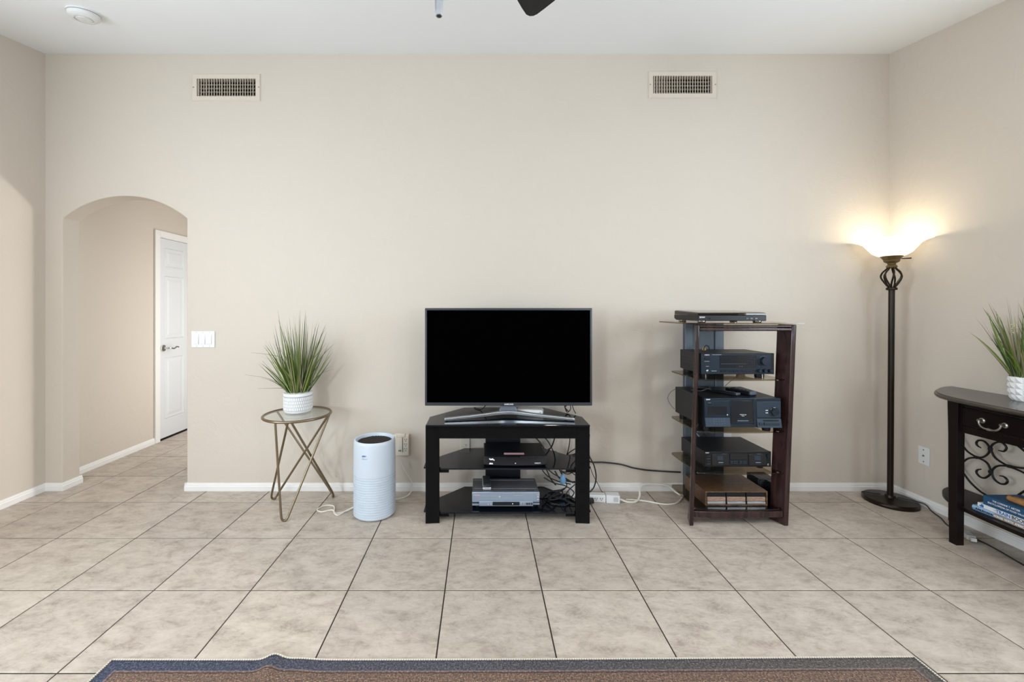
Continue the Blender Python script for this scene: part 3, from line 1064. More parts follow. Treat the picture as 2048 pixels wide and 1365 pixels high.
text('logo', 'SAMSUNG', 0.0125, M['print_white'], tv, (tcx + 0.002, TY - 0.0002, TZ0 + 0.0055), align='CENTER', bold=0.0002)
nk = MB()
nk.add([(tcx - 0.040, 2.70, 0.67), (tcx + 0.040, 2.70, 0.67), (tcx + 0.040, 2.725, 0.67), (tcx - 0.040, 2.725, 0.67),
        (tcx - 0.062, 2.69, 0.626), (tcx + 0.062, 2.69, 0.626), (tcx + 0.062, 2.735, 0.626), (tcx - 0.062, 2.735, 0.626)],
       [(0, 1, 2, 3), (7, 6, 5, 4), (0, 4, 5, 1), (1, 5, 6, 2), (2, 6, 7, 3), (3, 7, 4, 0)])
nk.build('neck', M['neck_grey'], tv, bevel=0.008)
# boomerang foot: swept bar, ends forward on the glass, centre raised
ft = catmull([(tcx - 0.395, 2.585, 0.603), (tcx - 0.2, 2.638, 0.611), (tcx - 0.06, 2.680, 0.618), (tcx, 2.688, 0.619), (tcx + 0.06, 2.680, 0.618), (tcx + 0.2, 2.638, 0.611), (tcx + 0.395, 2.585, 0.603)], 5)
fm = MB()
vs, fs = [], []
for i, p in enumerate(ft):
    hgt = 0.0085 + 0.003 * (1 - abs(p.x - tcx) / 0.395)
    dpt = 0.014 + 0.03 * max(0, 1 - abs(p.x - tcx) / 0.15)
    vs += [(p.x, p.y - 0.012, p.z - hgt), (p.x, p.y - 0.014, p.z + hgt), (p.x, p.y + dpt, p.z + hgt), (p.x, p.y + dpt, p.z - hgt)]
for i in range(len(ft) - 1):
    for s in range(4):
        fs.append((i * 4 + s, i * 4 + (s + 1) % 4, i * 4 + 4 + (s + 1) % 4, i * 4 + 4 + s))
fs += [(0, 1, 2, 3), tuple((len(ft) - 1) * 4 + s for s in (3, 2, 1, 0))]
fm.add(vs, fs).build('foot', M['silver'], tv, smooth=True, bevel=0.004)
for s in (-1, 1):
    MB().cyl((tcx + s * 0.385, 2.588, 0.592), (tcx + s * 0.385, 2.588, 0.597), 0.008, 12).build('rubber_pad', M['black_plastic'], tv)

# grey-white modem lying under the television
md = thing('modem_box', (0.315, 2.75, 0.592), 'small pale grey rounded device lying on the TV stand behind the silver foot', 'device')
mm = Matrix.Translation((0.315, 2.76, 0.612)) @ Matrix.Rotation(R(-12), 4, 'Z')
MB().box(-0.085, 0.085, -0.045, 0.045, -0.020, 0.018).xf(mm).build('shell', M['plastic_white'], md, smooth=True, bevel=0.014, bseg=4)
MB().box(-0.085, 0.085, -0.046, 0.046, -0.003, 0.0).xf(mm).build('seam', M['plastic_grey'], md)
MB().cyl((0.07, -0.0465, 0.004), (0.07, -0.044, 0.004), 0.006, 12).xf(mm).build('status_button', M['plastic_grey'], md)


# ------------------------------------------------------------------ front-panel helper
class Front:
    def __init__(s, x0, ztop, yf, ku, kv, px0, py0):
        s.x0, s.zt, s.yf, s.ku, s.kv, s.px0, s.py0 = x0, ztop, yf, ku, kv, px0, py0

    def X(s, px):
        return s.x0 + (px - s.px0) * s.ku

    def Z(s, py):
        return s.zt - (py - s.py0) * s.kv

    def box(s, name, px0, px1, py0, py1, out, mat, parent, bevel=0.0, inn=0.003):
        return box(name, mat, parent, s.X(px0), s.X(px1), s.yf - out, s.yf + inn, s.Z(py1), s.Z(py0), bevel)

    def circ(s, name, cx, cy, r, out, mat, parent, r2=None, seg=24):
        x, z = s.X(cx), s.Z(cy)
        rr = r * s.ku
        b = MB().tube([(x, s.yf + 0.002, z), (x, s.yf - out * 0.85, z), (x, s.yf - out, z)], [rr, rr * 0.96, rr * (0.86 if r2 is None else r2)], seg)
        return b.build(name, mat, parent, smooth=True)

    def frame(s, name, px0, px1, py0, py1, w, out, mat, parent):
        b = MB()
        x0, x1, z0, z1 = s.X(px0), s.X(px1), s.Z(py1), s.Z(py0)
        y0, y1 = s.yf - out, s.yf + 0.002
        b.box(x0, x1, y0, y1, z0, z0 + w).box(x0, x1, y0, y1, z1 - w, z1).box(x0, x0 + w, y0, y1, z0 + w, z1 - w).box(x1 - w, x1, y0, y1, z0 + w, z1 - w)
        return b.build(name, mat, parent)

    def text(s, name, st, px, py, hpx, mat, parent, out=0.0003, align='LEFT', sx=1.0, bold=0.0):
        return text(name, st, hpx * s.kv / 0.7, mat, parent, (s.X(px), s.yf - out, s.Z(py)), align=align, sx=sx, bold=bold, depth=0.0003)


def feet(parent, xs, ysv, z0, z1, r, mat):
    for x in xs:
        for y in ysv:
            MB().lathe([(0, z0), (r * 0.92, z0), (r, z0 + 0.2 * (z1 - z0)), (r, z1), (0, z1)], (x, y, 0), 20).build('foot', mat, parent, smooth=True)


# ------------------------------------------------------------------ satellite / cable box (middle shelf)
zs1 = 0.324
cb = thing('cable_box', (0.2, 2.69, zs1), 'black satellite receiver box with a pink sticker on the middle shelf of the TV stand', 'cable box')
cbx0, cbx1, cbf, cbb, cbz0, cbz1 = 0.012, 0.395, 2.57, 2.83, zs1 + 0.008, 0.384
box('body', M['black_plastic'], cb, cbx0 + 0.003, cbx1 - 0.003, cbf + 0.004, cbb, cbz0, cbz1, 0.003)
fp = []
for k in range(13):
    a = k / 12
    fp.append((cbx0 + (cbx1 - cbx0) * a, cbf - 0.014 * math.sin(math.pi * a) ** 0.6))
MB().prism(fp + [(cbx1, cbf + 0.006), (cbx0, cbf + 0.006)], cbz0, cbz1 - 0.001).build('front_panel', M['gloss_black'], cb, smooth=True, bevel=0.001)
feet(cb, (cbx0 + 0.03, cbx1 - 0.03), (cbf + 0.03, cbb - 0.03), zs1, cbz0, 0.012, M['black_plastic'])
F = Front(cbx0, cbz1 - 0.001, cbf - 0.0145, 0.000222, 0.00019, 175, 545)
MB().prism([(cbx0 + 0.034, cbz1 - 0.010), (cbx0 + 0.041, cbz1 - 0.010), (cbx0 + 0.044, cbz1 - 0.014), (cbx0 + 0.056, cbz1 - 0.009), (cbx0 + 0.060, cbz1 - 0.014), (cbx0 + 0.067, cbz1 - 0.019), (cbx0 + 0.066, cbz1 - 0.023), (cbx0 + 0.056, cbz1 - 0.018), (cbx0 + 0.044, cbz1 - 0.019), (cbx0 + 0.035, cbz1 - 0.015)], cbf - 0.0145, cbf - 0.008, 'y').build('emblem', M['print_white'], cb)
MB().prism([(cbx0 + 0.034, cbz0 + 0.008), (cbx0 + 0.058, cbz0 + 0.008), (cbx0 + 0.053, cbz0 + 0.016), (cbx0 + 0.047, cbz0 + 0.013), (cbx0 + 0.042, cbz0 + 0.017), (cbx0 + 0.036, cbz0 + 0.014)], cbf - 0.0145, cbf - 0.008, 'y').build('emblem', M['print_white'], cb)
text('logo', 'DIRECTV', 0.009, M['print_white'], cb, (cbx1 - 0.075, cbf - 0.0125, cbz0 + 0.012), depth=0.003)
MB().cyl((cbx0 + 0.192, cbf - 0.016, cbz0 + 0.014), (cbx0 + 0.192, cbf - 0.012, cbz0 + 0.014), 0.003, 12).build('power_light', M['print_white'], cb)
box('sticker', M['label_pink'], cb, 0.138, 0.262, 2.60, 2.63, cbz1, cbz1 + 0.0006)

# ------------------------------------------------------------------ DVD/VCR combo (bottom shelf)
zs2 = 0.061
vc = thing('dvd_vcr_combo', (0.148, 2.69, zs2), 'silver DVD and video cassette player on the bottom shelf of the TV stand', 'DVD player')
vx0, vx1, vf, vb, vz0, vz1 = -0.058, 0.354, 2.585, 2.80, zs2 + 0.014, 0.160
box('body', M['vcr_body'], vc, vx0 + 0.002, vx1 - 0.002, vf + 0.012, vb, vz0, vz1 - 0.001, 0.002)
F = Front(vx0, vz1, vf, 0.0002395, 0.000246, 130, 515)
box('front_panel', M['vcr_face'], vc, vx0, vx1, vf, vf + 0.014, F.Z(770), vz1, 0.004)
box('lower_front', M['black_plastic'], vc, vx0 + 0.003, vx1 - 0.003, vf + 0.004, vf + 0.016, vz0, F.Z(770), 0.001)
F.box('lower_trim', 135, 310, 800, 850, -0.002, M['vcr_face'], vc, inn=0.008)
F.box('lower_trim', 1680, 1845, 785, 830, -0.002, M['vcr_face'], vc, inn=0.008)
pod = F.box('display_pod', 310, 1680, 725, 850, 0.009, M['vcr_face'], vc, 0.003, inn=0.012)
F2 = Front(vx0, vz1, vf - 0.009, 0.0002395, 0.000246, 130, 515)
F2.box('display', 655, 1335, 738, 828, 0.0006, M['gloss_black'], vc)
for cx_ in (545, 610):
    F2.circ('button', cx_, 795, 24, 0.004, M['silver'], vc)
for cx_ in (1380, 1445):
    F2.circ('button', cx_, 775, 24, 0.004, M['silver'], vc)
for cx_ in (1525, 1582, 1640):
    F2.circ('jack', cx_, 785, 25, 0.003, M['print_dark'], vc)
F2.circ('dial_mark', 1160, 785, 14, 0.0012, M['print_white'], vc)
F.frame('disc_tray', 248, 785, 604, 674, 0.0016, 0.0006, M['print_grey'], vc)
F.box('disc_tray_face', 256, 777, 610, 668, 0.0012, M['vcr_face'], vc)
F.frame('cassette_door', 912, 1668, 548, 662, 0.0018, 0.0006, M['print_grey'], vc)
F.box('cassette_flap', 922, 1658, 556, 654, 0.0010, M['vcr_face'], vc)
F.circ('eject_button', 835, 630, 26, 0.002, M['plastic_grey'], vc)
for cy_ in (640, 705):
    F.circ('button', 1810, cy_, 24, 0.003, M['silver'], vc)
F.box('button', 1770, 1842, 555, 598, 0.0015, M['silver'], vc)
for a_, c_ in ((1160, 1225), (1235, 1345), (1360, 1425)):
    F.box('print_dash', a_, c_, 588, 600, 0.0013, M['print_grey'], vc)
F.box('maker_print', 165, 330, 580, 594, 0.0003, M['label_pink'], vc)
for yy in (vf + 0.055, vb - 0.03):
    box('lid_ridge', M['silver'], vc, vx0 + 0.012, vx1 - 0.012, yy, yy + 0.002, vz1 - 0.001, vz1 + 0.0004)
box('lid_slot', M['print_dark'], vc, vx1 - 0.08, vx1 - 0.03, vf + 0.022, vf + 0.028, vz1 - 0.001, vz1 + 0.0004)
feet(vc, (vx0 + 0.035, vx1 - 0.035), (vf + 0.03, vb - 0.03), zs2, vz0, 0.014, M['black_plastic'])

# remote on the VCR
rm = thing('silver_remote', (0.03, 2.68, vz1), 'silver remote control with dark key field lying on the DVD player', 'remote control')
mt = Matrix.Translation((0.0315, 2.695, vz1 + 0.0115)) @ Matrix.Rotation(R(1.5), 4, 'Z')
q = MB()
q.add([(-0.0265, -0.09, -0.011), (0.0265, -0.09, -0.011), (0.024, 0.09, -0.011), (-0.024, 0.09, -0.011),
       (-0.0265, -0.09, 0.009), (0.0265, -0.09, 0.009), (0.024, 0.09, 0.012), (-0.024, 0.09, 0.012)],
      [(3, 2, 1, 0), (4, 5, 6, 7), (0, 1, 5, 4), (1, 2, 6, 5), (2, 3, 7, 6), (3, 0, 4, 7)])
q.xf(mt).build('body', M['silver'], rm, smooth=True, bevel=0.006, bseg=3)
q = MB().add([(-0.022, -0.055, 0.0095), (0.022, -0.055, 0.0095), (0.021, 0.083, 0.012), (-0.021, 0.083, 0.012), (-0.022, -0.055, 0.0105), (0.022, -0.055, 0.0105), (0.021, 0.083, 0.0130), (-0.021, 0.083, 0.0130)],
             [(3, 2, 1, 0), (4, 5, 6, 7), (0, 1, 5, 4), (1, 2, 6, 5), (2, 3, 7, 6), (3, 0, 4, 7)])
q.xf(mt).build('key_field', M['slate_light'], rm)
for a in range(3):
    for c in range(6):
        zz = 0.0112 + 0.0018 * (c / 5)
        MB().box(-0.0165 + a * 0.012, -0.0075 + a * 0.012, -0.045 + c * 0.02, -0.036 + c * 0.02, zz - 0.002, zz + 0.0012).xf(mt).build('key', M['print_dark'], rm)


# ------------------------------------------------------------------ cables
def cable(pts, r, mat, label, group=None, name='cable', k=6, cat='cable', seg=7):
    b = MB().tube(catmull(pts, k), r, seg)
    return tag(b.build(name, mat, smooth=True), label, cat, group)


TANGLE = 'black cable in the tangle hanging behind the right half of the TV stand'
rc = random.Random(11)
TG = 'tangled cables behind the TV stand'
tang = [
    [(0.30, 2.915, 0.45), (0.40, 2.925, 0.36), (0.44, 2.92, 0.27), (0.36, 2.93, 0.21), (0.27, 2.92, 0.26), (0.32, 2.925, 0.30), (0.42, 2.93, 0.22), (0.47, 2.90, 0.12), (0.50, 2.86, 0.09)],
    [(0.27, 2.92, 0.27), (0.36, 2.93, 0.255), (0.45, 2.925, 0.245), (0.51, 2.92, 0.20), (0.55, 2.91, 0.16), (0.60, 2.90, 0.15), (0.66, 2.90, 0.20), (0.69, 2.91, 0.25), (0.63, 2.92, 0.26), (0.56, 2.92, 0.23), (0.54, 2.92, 0.17), (0.58, 2.91, 0.155)],
    [(0.44, 2.915, 0.50), (0.41, 2.92, 0.42), (0.46, 2.935, 0.36), (0.50, 2.93, 0.27), (0.47, 2.92, 0.21), (0.42, 2.93, 0.17), (0.46, 2.93, 0.12), (0.52, 2.90, 0.10), (0.60, 2.86, 0.095)],
    [(0.48, 2.92, 0.50), (0.505, 2.925, 0.43), (0.50, 2.93, 0.37), (0.47, 2.93, 0.31), (0.40, 2.93, 0.29), (0.36, 2.93, 0.27), (0.40, 2.93, 0.23), (0.48, 2.93, 0.24), (0.53, 2.92, 0.18), (0.56, 2.90, 0.13), (0.62, 2.87, 0.10)],
    [(0.60, 2.92, 0.51), (0.62, 2.925, 0.45), (0.66, 2.93, 0.40), (0.67, 2.935, 0.33), (0.60, 2.93, 0.28), (0.58, 2.93, 0.22), (0.63, 2.92, 0.19), (0.68, 2.91, 0.22), (0.70, 2.90, 0.26), (0.65, 2.92, 0.28), (0.58, 2.93, 0.25)],
    [(0.58, 2.92, 0.51), (0.61, 2.935, 0.40), (0.60, 2.94, 0.30), (0.57, 2.93, 0.22), (0.55, 2.91, 0.15), (0.59, 2.88, 0.11), (0.65, 2.86, 0.10)],
    [(0.33, 2.82, 0.085), (0.40, 2.80, 0.10), (0.46, 2.78, 0.085), (0.52, 2.75, 0.10), (0.50, 2.70, 0.075), (0.43, 2.68, 0.07), (0.46, 2.72, 0.078), (0.54, 2.74, 0.08), (0.585, 2.70, 0.07)],
    [(0.39, 2.74, 0.12), (0.43, 2.72, 0.085), (0.50, 2.70, 0.07), (0.55, 2.66, 0.07), (0.52, 2.62, 0.068), (0.45, 2.63, 0.068), (0.42, 2.68, 0.072), (0.48, 2.74, 0.09), (0.56, 2.78, 0.11)],
    [(0.42, 2.86, 0.14), (0.48, 2.82, 0.12), (0.55, 2.80, 0.11), (0.60, 2.76, 0.085), (0.57, 2.70, 0.07), (0.61, 2.66, 0.068), (0.585, 2.62, 0.068), (0.53, 2.66, 0.074), (0.555, 2.75, 0.09), (0.62, 2.82, 0.11)],
    [(0.50, 2.90, 0.17), (0.53, 2.87, 0.13), (0.60, 2.84, 0.12), (0.655, 2.81, 0.14), (0.68, 2.80, 0.16)],
    [(0.43, 2.935, 0.30), (0.52, 2.935, 0.285), (0.50, 2.935, 0.24), (0.44, 2.935, 0.20), (0.48, 2.93, 0.15), (0.54, 2.90, 0.12), (0.57, 2.84, 0.10), (0.53, 2.79, 0.082), (0.47, 2.76, 0.075)],
    [(0.66, 2.92, 0.30), (0.62, 2.93, 0.24), (0.60, 2.92, 0.18), (0.64, 2.90, 0.14), (0.70, 2.88, 0.10), (0.72, 2.87, 0.075)],
]
for k, p in enumerate(tang):
    # cables that run below shelf level are kept just above the bottom glass
    cable([(x, y, max(z, 0.0665)) for x, y, z in p], 0.0036 if k % 3 else 0.0048, M['cable'], TANGLE, TG)
cable([(0.665, 2.62, 0.50), (0.668, 2.66, 0.40), (0.685, 2.70, 0.34), (0.73, 2.76, 0.26), (0.755, 2.80, 0.17), (0.745, 2.81, 0.10), (0.715, 2.805, 0.065)], 0.0045, M['cable'], 'black power cable arching out beside the right TV stand leg into the power strip', 'cables beside the right TV stand leg')
cable([(0.66, 2.70, 0.36), (0.70, 2.78, 0.27), (0.75, 2.86, 0.16), (0.80, 2.90, 0.07), (0.82, 2.92, 0.03), (0.84, 2.93, 0.004)], 0.0022, M['cable'], 'thin black wire slanting to the floor beside the TV stand', 'cables beside the right TV stand leg')
cable([(0.52, 2.90, 0.27), (0.66, 2.93, 0.265), (0.76, 2.955, 0.212), (0.85, 2.965, 0.205), (0.97, 2.968, 0.19), (1.06, 2.968, 0.165), (1.16, 2.965, 0.15), (1.30, 2.96, 0.142), (1.385, 2.955, 0.14)], 0.0052, M['cable'], 'black cable strung along the wall from TV stand to stereo rack')
# cables behind the television on the stand top
for k, p in enumerate([[(0.56, 2.80, 0.68), (0.545, 2.79, 0.64), (0.56, 2.78, 0.60), (0.585, 2.79, 0.62), (0.575, 2.80, 0.66), (0.55, 2.81, 0.63), (0.575, 2.80, 0.5985)],
                       [(0.60, 2.79, 0.69), (0.592, 2.78, 0.66), (0.60, 2.77, 0.62), (0.61, 2.75, 0.5985)],
                       [(0.585, 2.80, 0.69), (0.57, 2.79, 0.655), (0.55, 2.80, 0.625), (0.565, 2.81, 0.60)]]):
    cable(p, 0.003, M['cable'], 'short black lead looping down behind the right end of the television', 'leads behind the television')
cable([(0.04, 2.80, 0.70), (0.035, 2.81, 0.65), (0.0, 2.86, 0.60), (-0.03, 2.90, 0.597), (-0.05, 2.93, 0.5965)], 0.003, M['cable'], 'black lead crossing the stand top left of the TV neck')
pgs = tag(MB().lathe([(0, 0), (0.017, 0.002), (0.021, 0.02), (0.015, 0.05), (0.006, 0.06), (0, 0.06)], (0.545, 2.85, 0.105), 14).build('wall_plug', M['cable_blue'], smooth=True), 'pale blue plug body caught in the cable tangle', 'plug')

# power strip on the floor
ps = thing('power_strip', (0.79, 2.83, 0), 'white power strip with outlets on the floor beside the TV stand', 'power strip')
mt = Matrix.Translation((0.745, 2.825, 0)) @ Matrix.Rotation(R(-6), 4, 'Z')
MB().box(-0.16, 0.075, -0.026, 0.026, 0.0, 0.048).xf(mt).build('body', M['plastic_white'], ps, bevel=0.004, smooth=True)
MB().box(-0.145, 0.07, -0.0275, -0.024, 0.008, 0.042).xf(mt).build('outlet_face', M['plastic_white'], ps)
for a in (-0.12, -0.08, 0.012, 0.046):
    for (dx, dz, ww, hh) in ((-0.007, 0.028, 0.0018, 0.005), (0.006, 0.028, 0.0018, 0.005), (0, 0.017, 0.0025, 0.0025)):
        MB().box(a + dx - ww, a + dx + ww, -0.0283, -0.027, dz - hh, dz + hh).xf(mt).build('slot', M['print_dark'], ps)
MB().box(0.077, 0.165, -0.030, 0.030, 0.0, 0.052).xf(mt).build('label_end', M['plastic_white'], ps, bevel=0.003, smooth=True)
for k in range(5):
    MB().box(0.125 + k * 0.006, 0.128 + k * 0.006, -0.0306, -0.0295, 0.012, 0.042).xf(mt).build('printed_line', M['print_grey'], ps)
MB().box(-0.045, -0.005, -0.060, -0.0275, 0.006, 0.034).xf(mt).build('inserted_plug', M['cable'], ps, bevel=0.005)
cable([(0.905, 2.808, 0.022), (0.96, 2.79, 0.0075), (1.02, 2.80, 0.0075), (1.06, 2.85, 0.02), (1.08, 2.90, 0.05), (1.12, 2.93, 0.062), (1.22, 2.94, 0.062), (1.29, 2.94, 0.05), (1.33, 2.92, 0.02), (1.36, 2.90, 0.0075), (1.45, 2.87, 0.0075)], 0.0065, M['cable_white'], 'white power strip cord arching up against the baseboard', 'white cords on the floor by the stereo rack')
cable([(0.96, 2.83, 0.0055), (1.04, 2.82, 0.0055), (1.10, 2.80, 0.0055), (1.16, 2.77, 0.0055), (1.22, 2.76, 0.0055), (1.29, 2.79, 0.0055), (1.36, 2.87, 0.0055), (1.42, 2.93, 0.0055)], 0.005, M['cable_white'], 'white cord lying flat on the tiles toward the stereo rack', 'white cords on the floor by the stereo rack')


# ------------------------------------------------------------------ wall plates
def plate_back(name, cx, cz, w_, h_, label, cat, mat):
    t = thing(name, (cx, YB, cz), label, cat)
    box('cover_plate', mat, t, cx - w_ / 2, cx + w_ / 2, YB - 0.006, YB - 0.0003, cz - h_ / 2, cz + h_ / 2, 0.002)
    return t


t = plate_back('light_switch', -1.951, 1.063, 0.164, 0.115, 'white triple rocker light switch on the wall beside the archway', 'light switch', M['plastic_white'])
for k in (-1, 0, 1):
    x = -1.951 + k * 0.0455
    box('rocker_surround', M['plastic_white'], t, x - 0.0185, x + 0.0185, YB - 0.0075, YB - 0.005, 1.063 - 0.036, 1.063 + 0.036, 0.0006)
    b = MB().add([(x - 0.0155, YB - 0.0065, 1.03), (x + 0.0155, YB - 0.0065, 1.03), (x + 0.0155, YB - 0.0065, 1.096), (x - 0.0155, YB - 0.0065, 1.096),
                  (x - 0.0155, YB - 0.0125, 1.031), (x + 0.0155, YB - 0.0125, 1.031), (x + 0.0155, YB - 0.0085, 1.095), (x - 0.0155, YB - 0.0085, 1.095)],
                 [(0, 1, 2, 3), (4, 5, 6, 7), (0, 1, 5, 4), (1, 2, 6, 5), (2, 3, 7, 6), (3, 0, 4, 7)])
    b.build('rocker', M['plastic_white'], t)
    for z in (1.063 - 0.048, 1.063 + 0.048):
        MB().cyl((x, YB - 0.0072, z), (x, YB - 0.005, z), 0.003, 10).build('screw', M['plastic_grey'], t)
t = plate_back('coax_plate', -0.117, 0.318, 0.07, 0.115, 'wall plate with a cable connector behind the TV stand, left side', 'wall plate', M['plastic_beige'])
MB().cyl((-0.117, YB - 0.016, 0.325), (-0.117, YB - 0.005, 0.325), 0.005, 12).build('connector', M['chrome'], t)
t = plate_back('outlet_plate', 1.715, 0.345, 0.07, 0.115, 'white outlet plate on the wall behind the stereo rack', 'outlet', M['plastic_white'])
for z in (0.325, 0.365):
    MB().box(1.715 - 0.017, 1.715 + 0.017, YB - 0.0075, YB - 0.005, z - 0.014, z + 0.014).build('socket', M['plastic_white'], t, bevel=0.002)

# right wall jack plate
py, pz = 2.747, 0.326
t = thing('phone_jack_plate', (XR, py, pz), 'white wall plate with three dark screws and jack beside the floor lamp', 'wall plate')
box('cover_plate', M['plastic_white'], t, XR - 0.006, XR - 0.0003, py - 0.035, py + 0.035, pz - 0.0575, pz + 0.0575, 0.002)
for dz, r_ in ((0.038, 0.004), (0.0, 0.006), (-0.038, 0.004)):
    MB().cyl((XR - 0.010 if dz == 0 else XR - 0.0075, py, pz + dz), (XR - 0.005, py, pz + dz), r_, 14).build('jack' if dz == 0 else 'screw', M['pewter'], t)

# wall-tap surge protector
ox, oz = -0.557, 0.334
t = thing('wall_tap', (ox, YB, oz), 'almond multi-outlet surge protector plugged in behind the air purifier', 'surge protector')
box('body', M['plastic_beige'], t, ox - 0.055, ox + 0.055, YB - 0.045, YB - 0.0005, oz - 0.075, oz + 0.070, 0.006)
box('top_ledge', M['plastic_beige'], t, ox - 0.035, ox + 0.030, YB - 0.050, YB - 0.03, oz + 0.055, oz + 0.078, 0.003)
box('outlet_strip', M['plastic_beige'], t, ox + 0.016, ox + 0.052, YB - 0.0475, YB - 0.043, oz - 0.048, oz + 0.052, 0.001)
box('centre_strip', M['plastic_beige'], t, ox - 0.022, ox + 0.010, YB - 0.0475, YB - 0.043, oz - 0.048, oz + 0.055, 0.001)
box('groove', M['print_dark'], t, ox + 0.0115, ox + 0.0145, YB - 0.0462, YB - 0.043, oz - 0.048, oz + 0.050)
for k in range(3):
    zc_ = oz + 0.036 - k * 0.032
    for (dx, dz, ww, hh) in ((-0.007, 0.004, 0.0016, 0.0045), (0.006, 0.004, 0.0016, 0.0045), (-0.0005, -0.008, 0.0025, 0.0025)):
        box('slot', M['print_dark'], t, ox + 0.034 + dx - ww, ox + 0.034 + dx + ww, YB - 0.0482, YB - 0.047, zc_ + dz - hh, zc_ + dz + hh)
for dx in (-0.012, -0.001):
    box('usb_port', M['print_dark'], t, ox + dx - 0.003, ox + dx + 0.003, YB - 0.0482, YB - 0.047, oz - 0.044, oz - 0.032)
box('brand_print', M['print_grey'], t, ox - 0.02, ox + 0.008, YB - 0.0466, YB - 0.044, oz + 0.057, oz + 0.062)

# ------------------------------------------------------------------ air purifier
px_, py_ = -0.667, 2.655
ap = thing('air_purifier', (px_, py_, 0), 'white cylindrical air purifier with ribbed lower half', 'air purifier')
prof = [(0.0, 0.004), (0.118, 0.004), (0.1245, 0.010)]
z = 0.012
nr = 17
for k in range(nr):
    prof += [(0.1275, z + 0.001), (0.1285, z + 0.006), (0.1275, z + 0.0115), (0.1245, z + 0.0125), (0.1245, z + 0.0145)]
    z += 0.0146
prof += [(0.1280, z + 0.002), (0.1275, 0.35), (0.1262, 0.452), (0.124, 0.464), (0.119, 0.470), (0.113, 0.468), (0.110, 0.458), (0.108, 0.447), (0.0, 0.447)]
MB().lathe(prof, (px_, py_, 0), 72).build('housing', M['purifier'], ap, smooth=True)
gr = MB().lathe([(0.0, 0.449), (0.104, 0.449), (0.104, 0.4475), (0, 0.4475)], (px_, py_, 0), 48).build('grille_well', M['print_dark'], ap)
gb = MB()
for sgn in (1, -1):
    for k in range(-9, 10):
        o_ = k * 0.0115
        ln = math.sqrt(max(0, 0.102 ** 2 - o_ ** 2))
        if ln < 0.02:
            continue
        c, s = math.cos(R(45 * sgn)), math.sin(R(45 * sgn))
        p = lambda u, v: (px_ + u * c - v * s, py_ + u * s + v * c)
        q = [p(-ln, o_ - 0.0016), p(ln, o_ - 0.0016), p(ln, o_ + 0.0016), p(-ln, o_ + 0.0016)]
        gb.prism(q, 0.4485, 0.4535 if sgn > 0 else 0.4528)
gb.build('grille', M['bronze'], ap)
text('logo', 'BISSELL', 0.012, M['print_blue'], ap, (px_ - 0.045, py_ - 0.1285 + 0.005, 0.392), depth=0.002)
box('print_dash', M['print_grey'], ap, px_ - 0.044, px_ - 0.010, py_ - 0.1285 - 0.0001, py_ - 0.12, 0.3795, 0.3810)
MB().box(px_ - 0.131, px_ - 0.122, py_ - 0.03, py_ + 0.0, 0.285, 0.305).build('side_clip', M['plastic_grey'], ap, bevel=0.002)
cable([(-0.80, 2.70, 0.02), (-0.85, 2.67, 0.0045), (-0.90, 2.64, 0.0045), (-0.945, 2.685, 0.0045), (-1.0, 2.66, 0.0045), (-1.04, 2.69, 0.0045), (-1.01, 2.745, 0.0045), (-0.95, 2.735, 0.0045), (-0.915, 2.64, 0.0085), (-0.88, 2.62, 0.0045), (-0.84, 2.70, 0.0045), (-0.80, 2.74, 0.0045)], 0.004, M['cable_white'], 'white cord looped on the tiles left of the air purifier', 'purifier cords')
cable([(-0.555, 2.945, 0.22), (-0.535, 2.94, 0.17), (-0.50, 2.93, 0.115), (-0.478, 2.915, 0.085), (-0.472, 2.90, 0.055), (-0.49, 2.88, 0.02), (-0.53, 2.86, 0.0045), (-0.59, 2.83, 0.0045), (-0.64, 2.80, 0.0045)], 0.004, M['cable_white'], 'white cord curving down from the surge protector right of the air purifier', 'purifier cords')

# ------------------------------------------------------------------ glass side table
tx, ty, tz, tr = -1.19, 2.75, 0.60, 0.203
st = thing('side_table', (tx, ty, 0), 'round glass side table with crossed brass hairpin legs', 'side table')
MB().tube([(tx + tr * math.cos(2 * math.pi * k / 56), ty + tr * math.sin(2 * math.pi * k / 56), tz - 0.006) for k in range(56)], 0.0085, 10, closed=True).build('rim', M['brass'], st, smooth=True)
MB().lathe([(0, tz - 0.008), (tr - 0.006, tz - 0.008), (tr - 0.006, tz - 0.002), (0, tz - 0.002)], (tx, ty, 0), 56).build('glass_top', M['clear_glass'], st)


def rim(deg):
    return Vector((tx + tr * math.cos(R(deg)), ty + tr * math.sin(R(deg)), tz - 0.010))


for foot, a1_, a2_ in (((-1.178, 2.545), -104, 2), ((-1.385, 2.84), -82, -4), ((-1.005, 2.872), -76, 152)):
    A, B = rim(a1_), rim(a2_)
    f_ = Vector((foot[0], foot[1], 0.0075))
    w_ = (B - A)
    w_.z = 0
    w_.normalize()
    pts = [A]
    for t_ in (0.35, 0.7, 0.93):
        pts.append(A.lerp(f_ - w_ * 0.02 + Vector((0, 0, 0.02)), t_))
    pts += [f_ - w_ * 0.016 + Vector((0, 0, 0.012)), f_, f_ + w_ * 0.016 + Vector((0, 0, 0.012))]
    for t_ in (0.93, 0.7, 0.35):
        pts.append(B.lerp(f_ + w_ * 0.02 + Vector((0, 0, 0.02)), t_))
    pts.append(B)
    MB().tube(catmull(pts, 5), 0.0068, 10).build('hairpin_leg', M['brass'], st, smooth=True)


